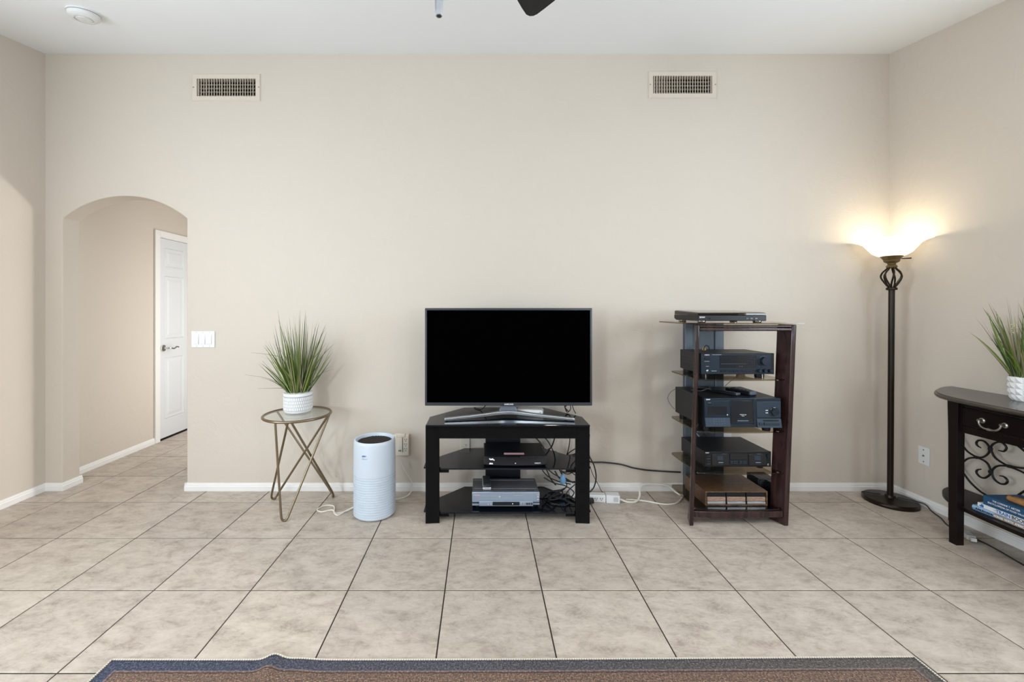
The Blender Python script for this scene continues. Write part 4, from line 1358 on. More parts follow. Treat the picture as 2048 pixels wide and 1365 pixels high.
# ------------------------------------------------------------------ grass plants
def grass(parent, c, ztop, n, seed, hmin, hmax, spread, ylim=None, xlim=None, dry=0.06, wid=0.0042):
    g = random.Random(seed)
    for k in range(n):
        a = g.uniform(0, 2 * math.pi)
        rb = 0.052 * math.sqrt(g.random())
        base = Vector((c[0] + rb * math.cos(a), c[1] + rb * math.sin(a), ztop - 0.02))
        fr_ = (rb / 0.052)
        lean = spread * (0.15 + 0.85 * fr_) * g.uniform(0.55, 1.05)
        L_ = g.uniform(hmin, hmax) * (1.0 - 0.28 * fr_ * g.random())
        a2 = a + g.uniform(-0.6, 0.6)
        outv = Vector((math.cos(a2), math.sin(a2), 0))
        bend = g.uniform(-0.02, 0.06)
        if k % 13 == 5:
            lean *= 1.5
            L_ *= 0.85
            bend += 0.05
        pts = []
        for i in range(7):
            s = i / 6
            p = base + outv * (lean * s + bend * s * s) + Vector((0, 0, L_ * s - bend * 0.9 * s ** 3))
            if ylim is not None and p.y > ylim - 0.01:
                p.y = ylim - 0.01 - 0.1 * (1 - math.exp(-(p.y - ylim + 0.01) * 0.5))
            if xlim is not None and p.x > xlim - 0.01:
                p.x = xlim - 0.01 - 0.1 * (1 - math.exp(-(p.x - xlim + 0.01) * 0.5))
            pts.append(p)
        fa = g.uniform(0, math.pi)
        sd = Vector((math.cos(fa), math.sin(fa), 0))
        fd = Vector((-math.sin(fa), math.cos(fa), 0))
        w0 = wid * g.uniform(0.6, 1.25)
        b = MB()
        vs, fs = [], []
        for i, p in enumerate(pts):
            s = i / 6
            ww = w0 * (0.75 + 0.6 * s if s < 0.4 else 0.99 * (1 - (s - 0.4) / 0.6) ** 0.8 + 0.04)
            vs += [p - sd * ww, p + fd * ww * 0.35, p + sd * ww]
        for i in range(6):
            fs += [(i * 3, i * 3 + 1, i * 3 + 4, i * 3 + 3), (i * 3 + 1, i * 3 + 2, i * 3 + 5, i * 3 + 4)]
        mt_ = LEAF_DRY if g.random() < dry else LEAF[g.choice((0, 0, 0, 1, 1, 2, 2, 3))]
        b.add(vs, fs).build('grass_blade', mt_, parent, smooth=True)


pc = (-1.206, 2.795)
pt = thing('potted_grass', (pc[0], pc[1], tz - 0.002), 'tall green artificial grass in a white dash-patterned pot on the glass side table', 'potted plant')
z0 = tz - 0.002
prof = [(0, z0 + 0.0005), (0.066, z0 + 0.0005), (0.080, z0 + 0.006), (0.0875, z0 + 0.025), (0.0885, z0 + 0.085), (0.086, z0 + 0.108), (0.088, z0 + 0.112), (0.0875, z0 + 0.130), (0.083, z0 + 0.133), (0.078, z0 + 0.130), (0.076, z0 + 0.105), (0, z0 + 0.105)]
pot = MB().lathe(prof, (pc[0], pc[1], 0), 48).build('pot', M['ceramic_groove'], pt, smooth=True)
rb_ = MB()
for (za, zb, ra, rb2) in ((0.112, 0.1325, 0.0892, 0.0885), (0.006, 0.024, 0.0815, 0.0885)):
    rb_.lathe([(ra - 0.006, z0 + za), (ra, z0 + za + 0.002), (rb2, z0 + zb - 0.002), (rb2 - 0.006, z0 + zb)], (pc[0], pc[1], 0), 48)
rb_.build('rim_band', M['ceramic'], pot, smooth=True)
rel = MB()
ND = 44
for row, (za, zb) in enumerate(((0.026, 0.044), (0.0465, 0.064), (0.0665, 0.084), (0.0865, 0.1065))):
    for k in range(ND):
        a0_ = 2 * math.pi * (k + 0.08 + 0.5 * (row % 2)) / ND
        a1_ = 2 * math.pi * (k + 0.86 + 0.5 * (row % 2)) / ND
        vs = []
        for r_ in (0.085, 0.0900):
            for (a, zz) in ((a0_, za), (a1_, za), (a1_, zb), (a0_, zb)):
                vs.append((pc[0] + r_ * math.cos(a), pc[1] + r_ * math.sin(a), z0 + zz))
        rel.add(vs, [(0, 1, 2, 3), (4, 5, 6, 7), (0, 1, 5, 4), (1, 2, 6, 5), (2, 3, 7, 6), (3, 0, 4, 7)])
tag(rel.build('dash_relief', M['ceramic'], pot), kind='stuff')
MB().lathe([(0, z0 + 0.122), (0.076, z0 + 0.118), (0.076, z0 + 0.110), (0, z0 + 0.110)], (pc[0], pc[1], 0), 24).build('moss', M['soil'], pt)
grass(pt, pc, z0 + 0.13, 135, 5, 0.25, 0.57, 0.19, ylim=YB, wid=0.0052)

# a few long stray wisps leaning out to the left
for pts in ([(-1.27, 2.79, 0.79), (-1.30, 2.785, 0.94), (-1.37, 2.77, 0.975), (-1.49, 2.75, 0.992)],
            [(-1.27, 2.78, 0.74), (-1.325, 2.775, 0.79), (-1.40, 2.765, 0.825), (-1.53, 2.75, 0.85)],
            [(-1.26, 2.80, 0.74), (-1.31, 2.80, 0.752), (-1.39, 2.80, 0.752), (-1.475, 2.80, 0.751)],
            [(-1.265, 2.79, 0.74), (-1.32, 2.785, 0.82), (-1.38, 2.78, 0.88), (-1.43, 2.775, 0.935)],
            [(-1.15, 2.79, 0.74), (-1.09, 2.785, 0.86), (-1.05, 2.78, 0.95), (-1.005, 2.775, 1.02)]):
    cp = catmull(pts, 4)
    MB().tube(cp, [0.0022 * (1 - 0.8 * i / (len(cp) - 1)) for i in range(len(cp))], 5).build('grass_blade', LEAF[1], pt, smooth=True)

# ------------------------------------------------------------------ stereo rack
RX = 1.525
rk = thing('stereo_rack', (RX, 2.68, 0), 'tall mahogany stereo rack with smoked glass shelves', 'stereo rack')
for s in (-1, 1):
    # plank posts, toed in toward the back, leaning slightly forward at the top
    b = MB()
    n = 12
    vs, fs = [], []
    for k in range(n + 1):
        f_ = k / n
        zz = 1.183 * f_
        yf = 2.492 - 0.028 * f_
        xf = (1.232 + 0.022 * f_) if s < 0 else (1.790 + 0.028 * f_)
        dp = 0.085
        if k == 0:
            dp = 0.105
        ix = 0.045 * (-s)
        t_ = 0.024
        vs += [(xf - t_ / 2, yf, zz), (xf + t_ / 2, yf, zz), (xf + ix * 0.8 + t_ / 2, yf + dp, zz), (xf + ix * 0.8 - t_ / 2, yf + dp, zz)]
    for k in range(n):
        for q in range(4):
            fs.append((k * 4 + q, k * 4 + (q + 1) % 4, k * 4 + 4 + (q + 1) % 4, k * 4 + 4 + q))
    fs += [(0, 1, 2, 3), (n * 4 + 3, n * 4 + 2, n * 4 + 1, n * 4)]
    b.add(vs, fs).build('post', M['rack_wood'], rk, smooth=True, bevel=0.006, bseg=3)
# top rail: two stacked rounded bars; bottom rail
box('top_rail', M['rack_wood'], rk, 1.268, 1.806, 2.468, 2.492, 1.146, 1.166, 0.006, 3)
box('top_rail', M['rack_wood'], rk, 1.268, 1.806, 2.470, 2.490, 1.167, 1.182, 0.005, 3)
bp_ = [(1.245 + 0.53 * k / 10, 2.500 - 0.014 * math.sin(math.pi * k / 10)) for k in range(11)]
MB().prism(bp_ + [(1.775, 2.53), (1.245, 2.53)], 0.048, 0.085).build('bottom_rail', M['rack_wood'], rk, bevel=0.004)
# steel rear column: two channels and perforated centre
for (x0, x1) in ((1.372, 1.425), (1.575, 1.632)):
    box('column', M['column'], rk, x0, x1, 2.86, 2.90, 0.0, 1.186, 0.004)
cm = box('mesh_panel', M['column'], rk, 1.425, 1.575, 2.872, 2.878, 0.05, 1.18)
hm = MB()
for a in range(12):
    for c in range(44):
        x = 1.435 + a * 0.0118 + (0.0059 if c % 2 else 0)
        zz = 1.02 + c * 0.0035
        hm.box(x - 0.002, x + 0.002, 2.8712, 2.8722, zz - 0.0011, zz + 0.0011)
tag(hm.build('perforation', M['print_dark'], cm), kind='stuff')


def shelf_poly(x0, x1, yf, yb, r=0.045, bow=0.02):
    p = [(x0 + (x1 - x0) * k / 10, yf - bow * math.sin(math.pi * k / 10)) for k in range(11)]
    for k in range(5):
        a = R(90 * k / 4)
        p.append((x1 - r + r * math.cos(a), yb - r + r * math.sin(a)))
    for k in range(5):
        a = R(90 + 90 * k / 4)
        p.append((x0 + r + r * math.cos(a), yb - r + r * math.sin(a)))
    return p


MB().prism(shelf_poly(1.185, 1.865, 2.452, 2.86, 0.03, 0.015), 1.1865, 1.1945).build('glass_shelf', M['smoked'], rk)
for zt in (0.862, 0.556, 0.313):
    MB().prism(shelf_poly(1.268, 1.782, 2.500, 2.855, 0.025), zt - 0.008, zt).build('glass_shelf', M['smoked'], rk)
    for (x0, x1) in ((1.375, 1.42), (1.58, 1.628)):
        box('shelf_bracket', M['column'], rk, x0, x1, 2.74, 2.86, zt - 0.018, zt - 0.008)
    for xx in (1.283, 1.767):
        MB().cyl((xx, 2.535, zt - 0.014), (xx, 2.535, zt - 0.008), 0.008, 12).build('shelf_pin', M['chrome'], rk)
MB().prism(shelf_poly(1.268, 1.782, 2.512, 2.855, 0.025), 0.088, 0.096).build('glass_shelf', M['smoked'], rk)
box('base_plate', M['black_metal'], rk, 1.372, 1.632, 2.66, 2.90, 0.0, 0.022, 0.004)

# turntable
tt = thing('turntable', (1.474, 2.65, 1.1945), 'black turntable with smoked dust cover on top of the stereo rack', 'turntable')
x0, x1, yf, yb = 1.274, 1.676, 2.50, 2.81
feet(tt, (x0 + 0.035, x1 - 0.035), (yf + 0.03, yb - 0.04), 1.1945, 1.205, 0.023, M['chrome'])
MB().prism([(yf, 1.206), (yf, 1.234), (yf + 0.004, 1.238), (yb, 1.238), (yb, 1.215), (yb - 0.03, 1.204), (yf + 0.01, 1.204)], x0, x1, 'x').build('plinth', M['black_plastic'], tt, bevel=0.0015)
F = Front(x0, 1.236, yf, x1 - x0, 0.032, 0, 0)
F.ku, F.kv = (x1 - x0) / 865.0, 0.0385 / 75.0
F.px0, F.py0 = 610, 200
F.text('logo', 'SONY', 628, 228, 17, M['print_white'], tt, bold=0.0002)
for q in (735, 1215, 1270, 1330):
    F.box('button', q, q + 30, 228, 240, 0.002, M['gloss_black'], tt)
cv = MB()
o_ = [(x0 + 0.002, yf + 0.004), (x1 - 0.002, yf + 0.004), (x1 - 0.002, yb - 0.002), (x0 + 0.002, yb - 0.002)]
i_ = [(x0 + 0.010, yf + 0.022), (x1 - 0.010, yf + 0.022), (x1 - 0.010, yb - 0.012), (x0 + 0.010, yb - 0.012)]
vs = [(x, y, 1.239) for x, y in o_] + [(x, y, 1.251 + (0.012 if y > 2.7 else 0)) for x, y in o_] + [(x, y, 1.255 + (0.012 if y > 2.7 else 0)) for x, y in i_]
fs = [(8, 9, 10, 11)]
for i in range(4):
    j = (i + 1) % 4
    fs += [(i, j, j + 4, i + 4), (i + 4, j + 4, j + 8, i + 8)]
cv.add(vs, fs).build('dust_cover', M['acrylic'], tt, bevel=0.001)
MB().lathe([(0, 1.239), (0.14, 1.239), (0.14, 1.244), (0.0, 1.244)], (x0 + 0.165, 2.655, 0), 40).build('platter', M['black_metal'], tt)
MB().tube([(x1 - 0.045, 2.76, 1.2465), (x1 - 0.05, 2.62, 1.2465), (x1 - 0.085, 2.57, 1.2465)], 0.004, 8).build('tonearm', M['silver'], tt)

# receiver
rv = thing('av_receiver', (1.518, 2.66, 0.862), 'dark stereo receiver with large volume knob on the upper glass shelf', 'receiver')
x0, x1, yf, yb, zb0, zb1 = 1.301, 1.734, 2.52, 2.79, 0.8875, 1.012
box('case', M['black_metal'], rv, x0 + 0.003, x1 - 0.003, yf + 0.02, yb, zb0 + 0.002, zb1 - 0.001, 0.002)
box('front_panel', M['slate'], rv, x0, x1, yf, yf + 0.022, zb0, zb1, 0.002)
F = Front(x0, zb1, yf, (x1 - x0) / 1860.0, (zb1 - zb0) / 510.0, 95, 150)
F.box('end_strip', 1890, 1955, 150, 660, 0.0008, M['gloss_black'], rv)
F.box('top_edge', 95, 1955, 150, 165, 0.0008, M['gloss_black'], rv)
F.frame('display_frame', 578, 1500, 200, 506, 0.002, 0.002, M['gloss_black'], rv)
F.box('display_window', 586, 1492, 207, 500, 0.0012, M['gloss_black'], rv)
F.box('control_strip', 580, 1492, 548, 610, 0.0008, M['gloss_black'], rv)
F.box('light_strip', 600, 1250, 400, 415, 0.0018, M['slate_light'], rv)
for k in range(4):
    for j in range(5):
        F.box('key', 1262 + k * 56, 1305 + k * 56, 225 + j * 54, 245 + j * 54, 0.0024, M['slate'], rv)
for k in range(8):
    F.box('key', 620 + k * 105, 690 + k * 105, 568, 590, 0.0022, M['slate'], rv)
for q in (1075, 1135):
    F.circ('button', q, 470, 18, 0.003, M['print_dark'], rv)
F.circ('knob_recess', 1690, 335, 132, 0.001, M['print_dark'], rv)
F.circ('volume_knob', 1695, 335, 112, 0.024, M['slate'], rv, r2=0.9)
F.circ('knob_indicator', 1578, 475, 14, 0.0015, M['print_dark'], rv)
for q in (1570, 1705, 1845):
    F.circ('knob', q, 572, 46, 0.018, M['slate'], rv, r2=0.8)
F.circ('headphone_jack', 255, 578, 26, 0.0015, M['chrome'], rv)
F.circ('jack_hole', 255, 578, 15, 0.0022, M['print_dark'], rv)
F.box('power_button', 190, 322, 252, 312, 0.003, M['black_plastic'], rv)
F.text('logo', 'ONKYO', 190, 202, 22, M['print_white'], rv, bold=0.0002)
F.box('print_dash', 185, 310, 342, 350, 0.0003, M['print_grey'], rv)
F.box('print_dash', 220, 300, 464, 472, 0.0003, M['print_grey'], rv)
F.box('print_dash', 360, 495, 574, 584, 0.0003, M['print_grey'], rv)
F.box('print_line', 380, 620, 182, 190, 0.0003, M['print_grey'], rv)
feet(rv, (x0 + 0.03, x1 - 0.065), (yf + 0.035, yb - 0.05), 0.862, zb0 + 0.002, 0.026, M['black_plastic'])
for xx in (x0 + 0.03, x1 - 0.065):
    MB().cyl((xx + 0.002, yf + 0.0085, 0.864), (xx + 0.002, yf + 0.0085, 0.886), 0.004, 12).build('foot_trim', M['chrome'], rv)
vg = MB()
for r_ in range(3):
    for c in range(9):
        vg.box(x0 + 0.002, x0 + 0.0035, yf + 0.05 + c * 0.022, yf + 0.064 + c * 0.022, 0.972 - r_ * 0.018, 0.980 - r_ * 0.018)
tag(vg.build('side_louvre', M['print_dark'], rv), kind='stuff')
tag(MB().tube([(1.43 + 0.018 * math.cos(a), 2.70, 1.0135 + 0.030 * math.sin(a)) for a in [math.pi * k / 14 for k in range(15)]], 0.0032, 8).build('cable_loop', M['cable'], smooth=True), 'small arched black cable standing on the receiver top', 'cable')
am = MB().lathe([(0, 0), (0.012, 0), (0.010, 0.012), (0.004, 0.022), (0, 0.022)], (1.43, 2.73, 1.011), 16)
tag(am.build('amber_knob', M['orange'], smooth=True), 'small amber plastic piece on the receiver top behind the arched cable', 'knob')

# CD changer
cc = thing('cd_changer', (1.515, 2.64, 0.556), 'large dark CD changer with central glass door on the middle glass shelf', 'CD player')
x0, x1, yf, yb, zb0, zb1 = 1.294, 1.735, 2.462, 2.842, 0.588, 0.757
box('case', M['black_metal'], cc, x0 + 0.002, x1 - 0.002, yf + 0.018, yb, zb0, zb1 - 0.001, 0.002)
box('front_panel', M['slate'], cc, x0, x1, yf + 0.002, yf + 0.02, zb0, zb1, 0.003)
F = Front(x0, zb1, yf + 0.002, (x1 - x0) / 1715.0, (zb1 - zb0) / 660.0, 215, 85)
F.box('left_panel', 218, 780, 140, 500, 0.002, M['slate'], cc, 0.0015)
F.box('display_window', 283, 705, 272, 462, 0.0035, M['gloss_black'], cc)
F.circ('indicator', 722, 460, 12, 0.003, M['print_white'], cc)


def slant(name, px0, px1, py0, py1, out0, out1, mat):
    xx0, xx1, zt_, zb_ = F.X(px0), F.X(px1), F.Z(py0), F.Z(py1)
    y0, yb_ = F.yf, F.yf + 0.003
    return MB().add([(xx0, yb_, zb_), (xx1, yb_, zb_), (xx1, yb_, zt_), (xx0, yb_, zt_), (xx0, y0 - out1, zb_), (xx1, y0 - out1, zb_), (xx1, y0 - out0, zt_), (xx0, y0 - out0, zt_)],
                    [(0, 1, 2, 3), (4, 5, 6, 7), (0, 1, 5, 4), (1, 2, 6, 5), (2, 3, 7, 6), (3, 0, 4, 7)]).build(name, mat, cc)


slant('key_panel', 218, 775, 528, 718, 0.002, 0.012, M['slate_light'])
slant('transport_panel', 1385, 1928, 548, 742, 0.002, 0.012, M['slate_light'])
F.box('door_glass', 800, 1300, 138, 660, 0.0025, M['gloss_black'], cc, 0.001)
F.box('door_pillar', 1303, 1376, 110, 690, 0.0035, M['slate'], cc, 0.001)
F.box('door_sill', 780, 1385, 680, 740, 0.004, M['slate'], cc, 0.001)
F.box('door_sticker', 925, 1220, 545, 655, 0.0030, M['slate'], cc)
F.text('print', 'MegaStorage', 1075, 464, 20, M['print_white'], cc, out=0.0028, align='CENTER')
F.text('print', '200CD', 1075, 492, 15, M['print_white'], cc, out=0.0028, align='CENTER')
F.box('print_dash', 950, 1195, 590, 598, 0.0033, M['print_grey'], cc)
F.box('dial_panel', 1382, 1922, 158, 522, 0.004, M['slate_light'], cc, 0.002)
F.circ('dial_ring', 1765, 385, 104, 0.008, M['gloss_black'], cc)
F.circ('dial', 1768, 388, 86, 0.020, M['slate'], cc, r2=0.92)
F.circ('dial_dimple', 1795, 400, 36, 0.0212, M['gloss_black'], cc)
for yy in (358, 415):
    F.box('print_dash', 1578, 1632, yy - 6, yy + 6, 0.0044, M['print_white'], cc)
F.text('logo', 'SONY', 248, 126, 24, M['print_white'], cc, bold=0.0003)
F.text('print', 'POWER', 285, 196, 14, M['print_grey'], cc, out=0.0023)
F.box('power_button', 272, 360, 205, 225, 0.004, M['gloss_black'], cc)
for yy, o_ in ((550, 0.0034), (605, 0.0066), (660, 0.0096)):
    for q in range(5):
        F.box('key', 402 + q * 58, 424 + q * 58, yy - 4, yy + 4, o_ + 0.0003, M['silver_dim'], cc)
F.box('button', 1420, 1510, 628, 692, 0.013, M['slate_light'], cc, 0.001)
F.box('button', 1532, 1868, 628, 692, 0.013, M['slate_light'], cc, 0.001)
F.box('slot_window', 1528, 1860, 572, 602, 0.0070, M['gloss_black'], cc)
feet(cc, (x0 + 0.03, x1 - 0.05), (yf + 0.055, yb - 0.05), 0.556, zb0 + 0.001, 0.022, M['black_plastic'])

# two remotes + cable coil on the changer
ztop = 0.756


def dark_remote(loc, ang, w_, l_, label, chunky):
    t = thing('dark_remote', (loc[0], loc[1], ztop), label, 'remote control')
    m_ = Matrix.Translation((loc[0], loc[1], ztop)) @ Matrix.Rotation(R(ang), 4, 'Z')
    h0, h1 = (0.026, 0.022) if chunky else (0.018, 0.016)
    MB().add([(-w_ / 2, -l_ / 2, 0.0005), (w_ / 2, -l_ / 2, 0.0005), (w_ / 2, l_ / 2, 0.0005), (-w_ / 2, l_ / 2, 0.0005), (-w_ / 2, -l_ / 2, h0), (w_ / 2, -l_ / 2, h0), (w_ / 2, l_ / 2, h1), (-w_ / 2, l_ / 2, h1)],
             [(3, 2, 1, 0), (4, 5, 6, 7), (0, 1, 5, 4), (1, 2, 6, 5), (2, 3, 7, 6), (3, 0, 4, 7)]).xf(m_).build('body', M['black_plastic'], t, smooth=True, bevel=0.006, bseg=3)
    MB().box(-w_ / 2 + 0.004, w_ / 2 - 0.004, -l_ / 2 - 0.0008, -l_ / 2 + 0.012, h0 * 0.35, h0 + 0.0006).xf(m_).build('end_cap', M['silver_dim'], t, bevel=0.002)
    for a in range(3):
        for c in range(5):
            MB().box(-0.015 + a * 0.0115, -0.007 + a * 0.0115, -l_ * 0.32 + c * l_ * 0.15, -l_ * 0.32 + c * l_ * 0.15 + 0.009, h1 - 0.002, h0 + 0.0012).xf(m_).build('key', M['slate_light'], t)


dark_remote((1.487, 2.60, 0), 28, 0.046, 0.17, 'slim black remote control lying aslant on the CD changer, left one', False)
dark_remote((1.590, 2.61, 0), 14, 0.052, 0.185, 'chunky black remote control on the CD changer, right one', True)
cable([(1.325, 2.68, ztop + 0.008), (1.36, 2.64, ztop + 0.010), (1.42, 2.66, ztop + 0.022), (1.45, 2.71, ztop + 0.014), (1.41, 2.75, ztop + 0.006), (1.35, 2.73, ztop + 0.012), (1.36, 2.68, ztop + 0.022), (1.43, 2.69, ztop + 0.026), (1.46, 2.74, ztop + 0.008), (1.40, 2.77, ztop + 0.006), (1.34, 2.70, ztop + 0.020), (1.40, 2.65, ztop + 0.024), (1.45, 2.66, ztop + 0.008)], 0.0045, M['cable'], 'coiled black cable lying on the CD changer behind the left post', k=8)
cable([(1.67, 2.76, 0.852), (1.66, 2.79, 0.82), (1.64, 2.82, 0.785), (1.62, 2.83, 0.760)], 0.0015, M['cable'], 'thin wire drooping from the receiver shelf to the CD changer')
cable([(1.30, 2.85, 0.74), (1.275, 2.87, 0.71), (1.262, 2.88, 0.67), (1.275, 2.87, 0.63), (1.30, 2.86, 0.60)], 0.0014, M['cable'], 'thin wire bowed out behind the CD changer')
for k, p in enumerate([[(1.44, 2.845, 0.55), (1.45, 2.848, 0.50), (1.43, 2.85, 0.46), (1.46, 2.85, 0.42)], [(1.47, 2.845, 0.55), (1.46, 2.848, 0.49), (1.49, 2.85, 0.45), (1.47, 2.85, 0.42)],
                       [(1.50, 2.845, 0.55), (1.51, 2.848, 0.51), (1.48, 2.85, 0.47), (1.51, 2.85, 0.42)], [(1.53, 2.845, 0.55), (1.52, 2.848, 0.50), (1.54, 2.85, 0.46), (1.53, 2.85, 0.42)]]):
    cable(p, 0.003, M['cable'] if k else M['plastic_grey'], 'lead hanging behind the rack between CD changer and cassette deck', 'leads behind the stereo rack')

# cassette deck
dk = thing('cassette_deck', (1.537, 2.69, 0.313), 'black double cassette deck on the lower glass shelf', 'cassette deck')
x0, x1, yf, yb, zb0, zb1 = 1.338, 1.738, 2.55, 2.85, 0.327, 0.419
box('case', M['black_metal'], dk, x0 + 0.002, x1 - 0.002, yf + 0.015, yb, zb0, zb1 - 0.001, 0.002)
box('front_panel', M['black_plastic'], dk, x0, x1, yf, yf + 0.017, zb0, zb1, 0.002)
F = Front(x0, zb1, yf, (x1 - x0) / 855.0, (zb1 - zb0) / 200.0, 635, 210)
for (a, b_) in ((725, 950), (1200, 1430)):
    d = F.box('cassette_door', a, b_, 238, 392, 0.004, M['gloss_black'], dk, 0.002)
    F.box('door_window', a + 70, b_ - 80, 262, 320, 0.0048, M['slate_light'], d)
    F.box('door_print', a + 85, b_ - 80, 347, 352, 0.0046, M['print_grey'], d)
    F.box('door_print', a + 85, b_ - 80, 360, 370, 0.0046, M['slate_light'], d)
F.box('display_window', 960, 1186, 236, 312, 0.002, M['gloss_black'], dk)
for q in range(2):
    for j in range(2):
        F.box('key', 965 + q * 115, 1000 + q * 115, 330 + j * 22, 344 + j * 22, 0.003, M['slate_light'], dk)
        F.box('key', 1008 + q * 115, 1062 + q * 115, 330 + j * 22, 344 + j * 22, 0.003, M['slate_light'], dk)
for j in range(4):
    F.box('button', 662, 708, 262 + j * 34, 276 + j * 34, 0.003, M['slate_light' if j % 2 else 'gloss_black'], dk)
F.circ('level_knob', 1442, 265, 22, 0.012, M['black_plastic'], dk)
F.circ('jack', 1452, 380, 12, 0.002, M['chrome'], dk)
F.circ('jack_hole', 1452, 380, 6, 0.003, M['print_dark'], dk)
F.text('logo', 'SONY', 648, 233, 12, M['print_white'], dk, bold=0.0002)
feet(dk, (x0 + 0.03, x1 - 0.05), (yf + 0.03, yb - 0.05), 0.313, zb0 + 0.001, 0.018, M['black_plastic'])

# wooden cassette case
wc = thing('cassette_case', (1.527, 2.67, 0.096), 'oak veneer cassette storage case with three drawers on the bottom rack shelf', 'cassette case')
x0, x1, yf, yb, zb0, zb1 = 1.341, 1.713, 2.545, 2.80, 0.0965, 0.182
b = MB()
wt = 0.007
b.box(x0, x1, yf, yb, zb0, zb0 + wt).box(x0, x1, yf, yb, zb1 - wt, zb1).box(x0, x0 + wt, yf, yb, zb0 + wt, zb1 - wt).box(x1 - wt, x1, yf, yb, zb0 + wt, zb1 - wt).box(x0 + wt, x1 - wt, yb - wt, yb, zb0 + wt, zb1 - wt)
b.build('case', M['oak'], wc)
dw = (x1 - x0 - 2 * wt) / 3
for k in range(3):
    a0_, a1_ = x0 + wt + k * dw + 0.003, x0 + wt + (k + 1) * dw - 0.003
    dr = box('drawer', M['black_plastic'], wc, a0_, a1_, yf + 0.006, yb - wt - 0.004, zb0 + wt + 0.001, zb1 - wt - 0.001)
    box('wood_front', M['oak_light'], dr, a0_ + 0.002, a1_ - 0.002, yf + 0.001, yf + 0.007, zb0 + wt + 0.018, zb0 + wt + 0.044, 0.001)
    box('metal_pull', M['silver'], dr, a0_ + 0.002, a1_ - 0.002, yf - 0.001, yf + 0.007, zb0 + wt + 0.001, zb0 + wt + 0.016, 0.001)

# small black speakers behind the rack
for (x0, x1, y0, y1, h_, lb) in ((1.655, 1.812, 2.665, 2.775, 0.203, 'black speaker box on the floor behind the rack, nearer the wall'), (1.735, 1.85, 2.572, 2.655, 0.203, 'black speaker box standing beside the rack right post')):
    t = thing('speaker_box', ((x0 + x1) / 2, (y0 + y1) / 2, 0), lb, 'speaker', 'small black speakers by the stereo rack')
    if x0 < 1.7:
        x0, x1, y0, y1 = 1.745, 1.86, 2.68, 2.80
    else:
        x0, x1 = 1.785, 1.855
        y0, y1 = 2.585, 2.672
    box('cabinet', M['black_plastic'], t, x0, x1, y0, y1, 0.004, h_, 0.005)
    box('grille', M['cable'], t, x0 + 0.008, x1 - 0.008, y0 - 0.004, y0 + 0.001, 0.014, h_ - 0.01, 0.002)
    for xx in (x0 + 0.015, x1 - 0.015):
        MB().cyl((xx, (y0 + y1) / 2, 0), (xx, (y0 + y1) / 2, 0.005), 0.008, 10).build('foot', M['black_plastic'], t)

# ------------------------------------------------------------------ floor lamp
lx, ly = 2.697, 2.805
lp = thing('floor_lamp', (lx, ly, 0), 'dark bronze torchiere floor lamp with lit glass bowl in the corner', 'lamp')
MB().lathe([(0, 0), (0.140, 0), (0.143, 0.008), (0.141, 0.020), (0.134, 0.027), (0.05, 0.031), (0.03, 0.036), (0.026, 0.05), (0.0, 0.05)], (lx, ly, 0), 48).build('base', M['bronze'], lp, smooth=True)
TOPX = lx + 0.010
MB().tube([(lx, ly, 0.03), (lx + 0.005, ly, 0.7), (TOPX, ly, 1.405)], 0.0165, 20).build('pole', M['bronze'], lp, smooth=True)

MB().lathe([(0.0, 1.398), (0.027, 1.400), (0.030, 1.408), (0.027, 1.416), (0.018, 1.420), (0, 1.42)], (TOPX, ly, 0), 28).build('lower_collar', M['bronze'], lp, smooth=True)
for k in range(7):
    a = 2 * math.pi * k / 7 + 0.2
    pts = []
    for (r_, z, tw) in ((0.013, 1.416, 0.0), (0.030, 1.440, 0.12), (0.052, 1.485, 0.3), (0.045, 1.515, 0.42), (0.026, 1.538, 0.5), (0.015, 1.552, 0.55)):
        pts.append((TOPX + r_ * math.cos(a + tw), ly + r_ * math.sin(a + tw), z))
    MB().tube(catmull(pts, 5), 0.0050, 8).build('cage_bar', M['bronze'], lp, smooth=True)
MB().lathe([(0, 1.545), (0.026, 1.547), (0.030, 1.555), (0.026, 1.562), (0.020, 1.568), (0.022, 1.576), (0.038, 1.586), (0.042, 1.592), (0.040, 1.596), (0.050, 1.612), (0.058, 1.620), (0.056, 1.624), (0, 1.624)], (TOPX, ly, 0), 36).build('socket_cup', M['bronze_cup'], lp, smooth=True)
MB().tube([(TOPX + 0.045, ly - 0.02, 1.606), (TOPX + 0.098, ly - 0.03, 1.608)], [0.003, 0.0045], 10).build('switch_key', M['bronze'], lp, smooth=True)
shade_prof = [(0.045, 1.622), (0.070, 1.626), (0.098, 1.644), (0.122, 1.676), (0.143, 1.704), (0.168, 1.720), (0.196, 1.730)]
inn = [(r_ - 0.003, z + 0.004) for r_, z in reversed(shade_prof)]
sh = MB().lathe(shade_prof + inn, (TOPX, ly, 0), 56, closed=True).build('glass_shade', M['lamp_shade'], lp, smooth=True)
MB().lathe([(0, 1.625), (0.018, 1.63), (0.028, 1.655), (0.026, 1.672), (0.015, 1.680), (0, 1.683)], (TOPX, ly, 0), 20).build('bulb', mk('lit_bulb', (1, 0.9, 0.75), 0.4, emis=(1.0, 0.82, 0.55), estr=6.0), lp, smooth=True)
bl_ = bpy.data.lights.new('lamp_light', 'POINT')
bl_.energy = 2.5
bl_.color = (1.0, 0.90, 0.68)
bl_.shadow_soft_size = 0.035
bo = bpy.data.objects.new('lamp_light', bl_)
COL.objects.link(bo)
bo.location = (TOPX, ly, 1.724)
cable([(2.62, 2.925, 0.004), (2.60, 2.90, 0.03), (2.62, 2.86, 0.038), (2.66, 2.835, 0.040)], 0.0032, M['cable'], 'black lamp cord stub rising over the back of the lamp base', 'lamp cords')
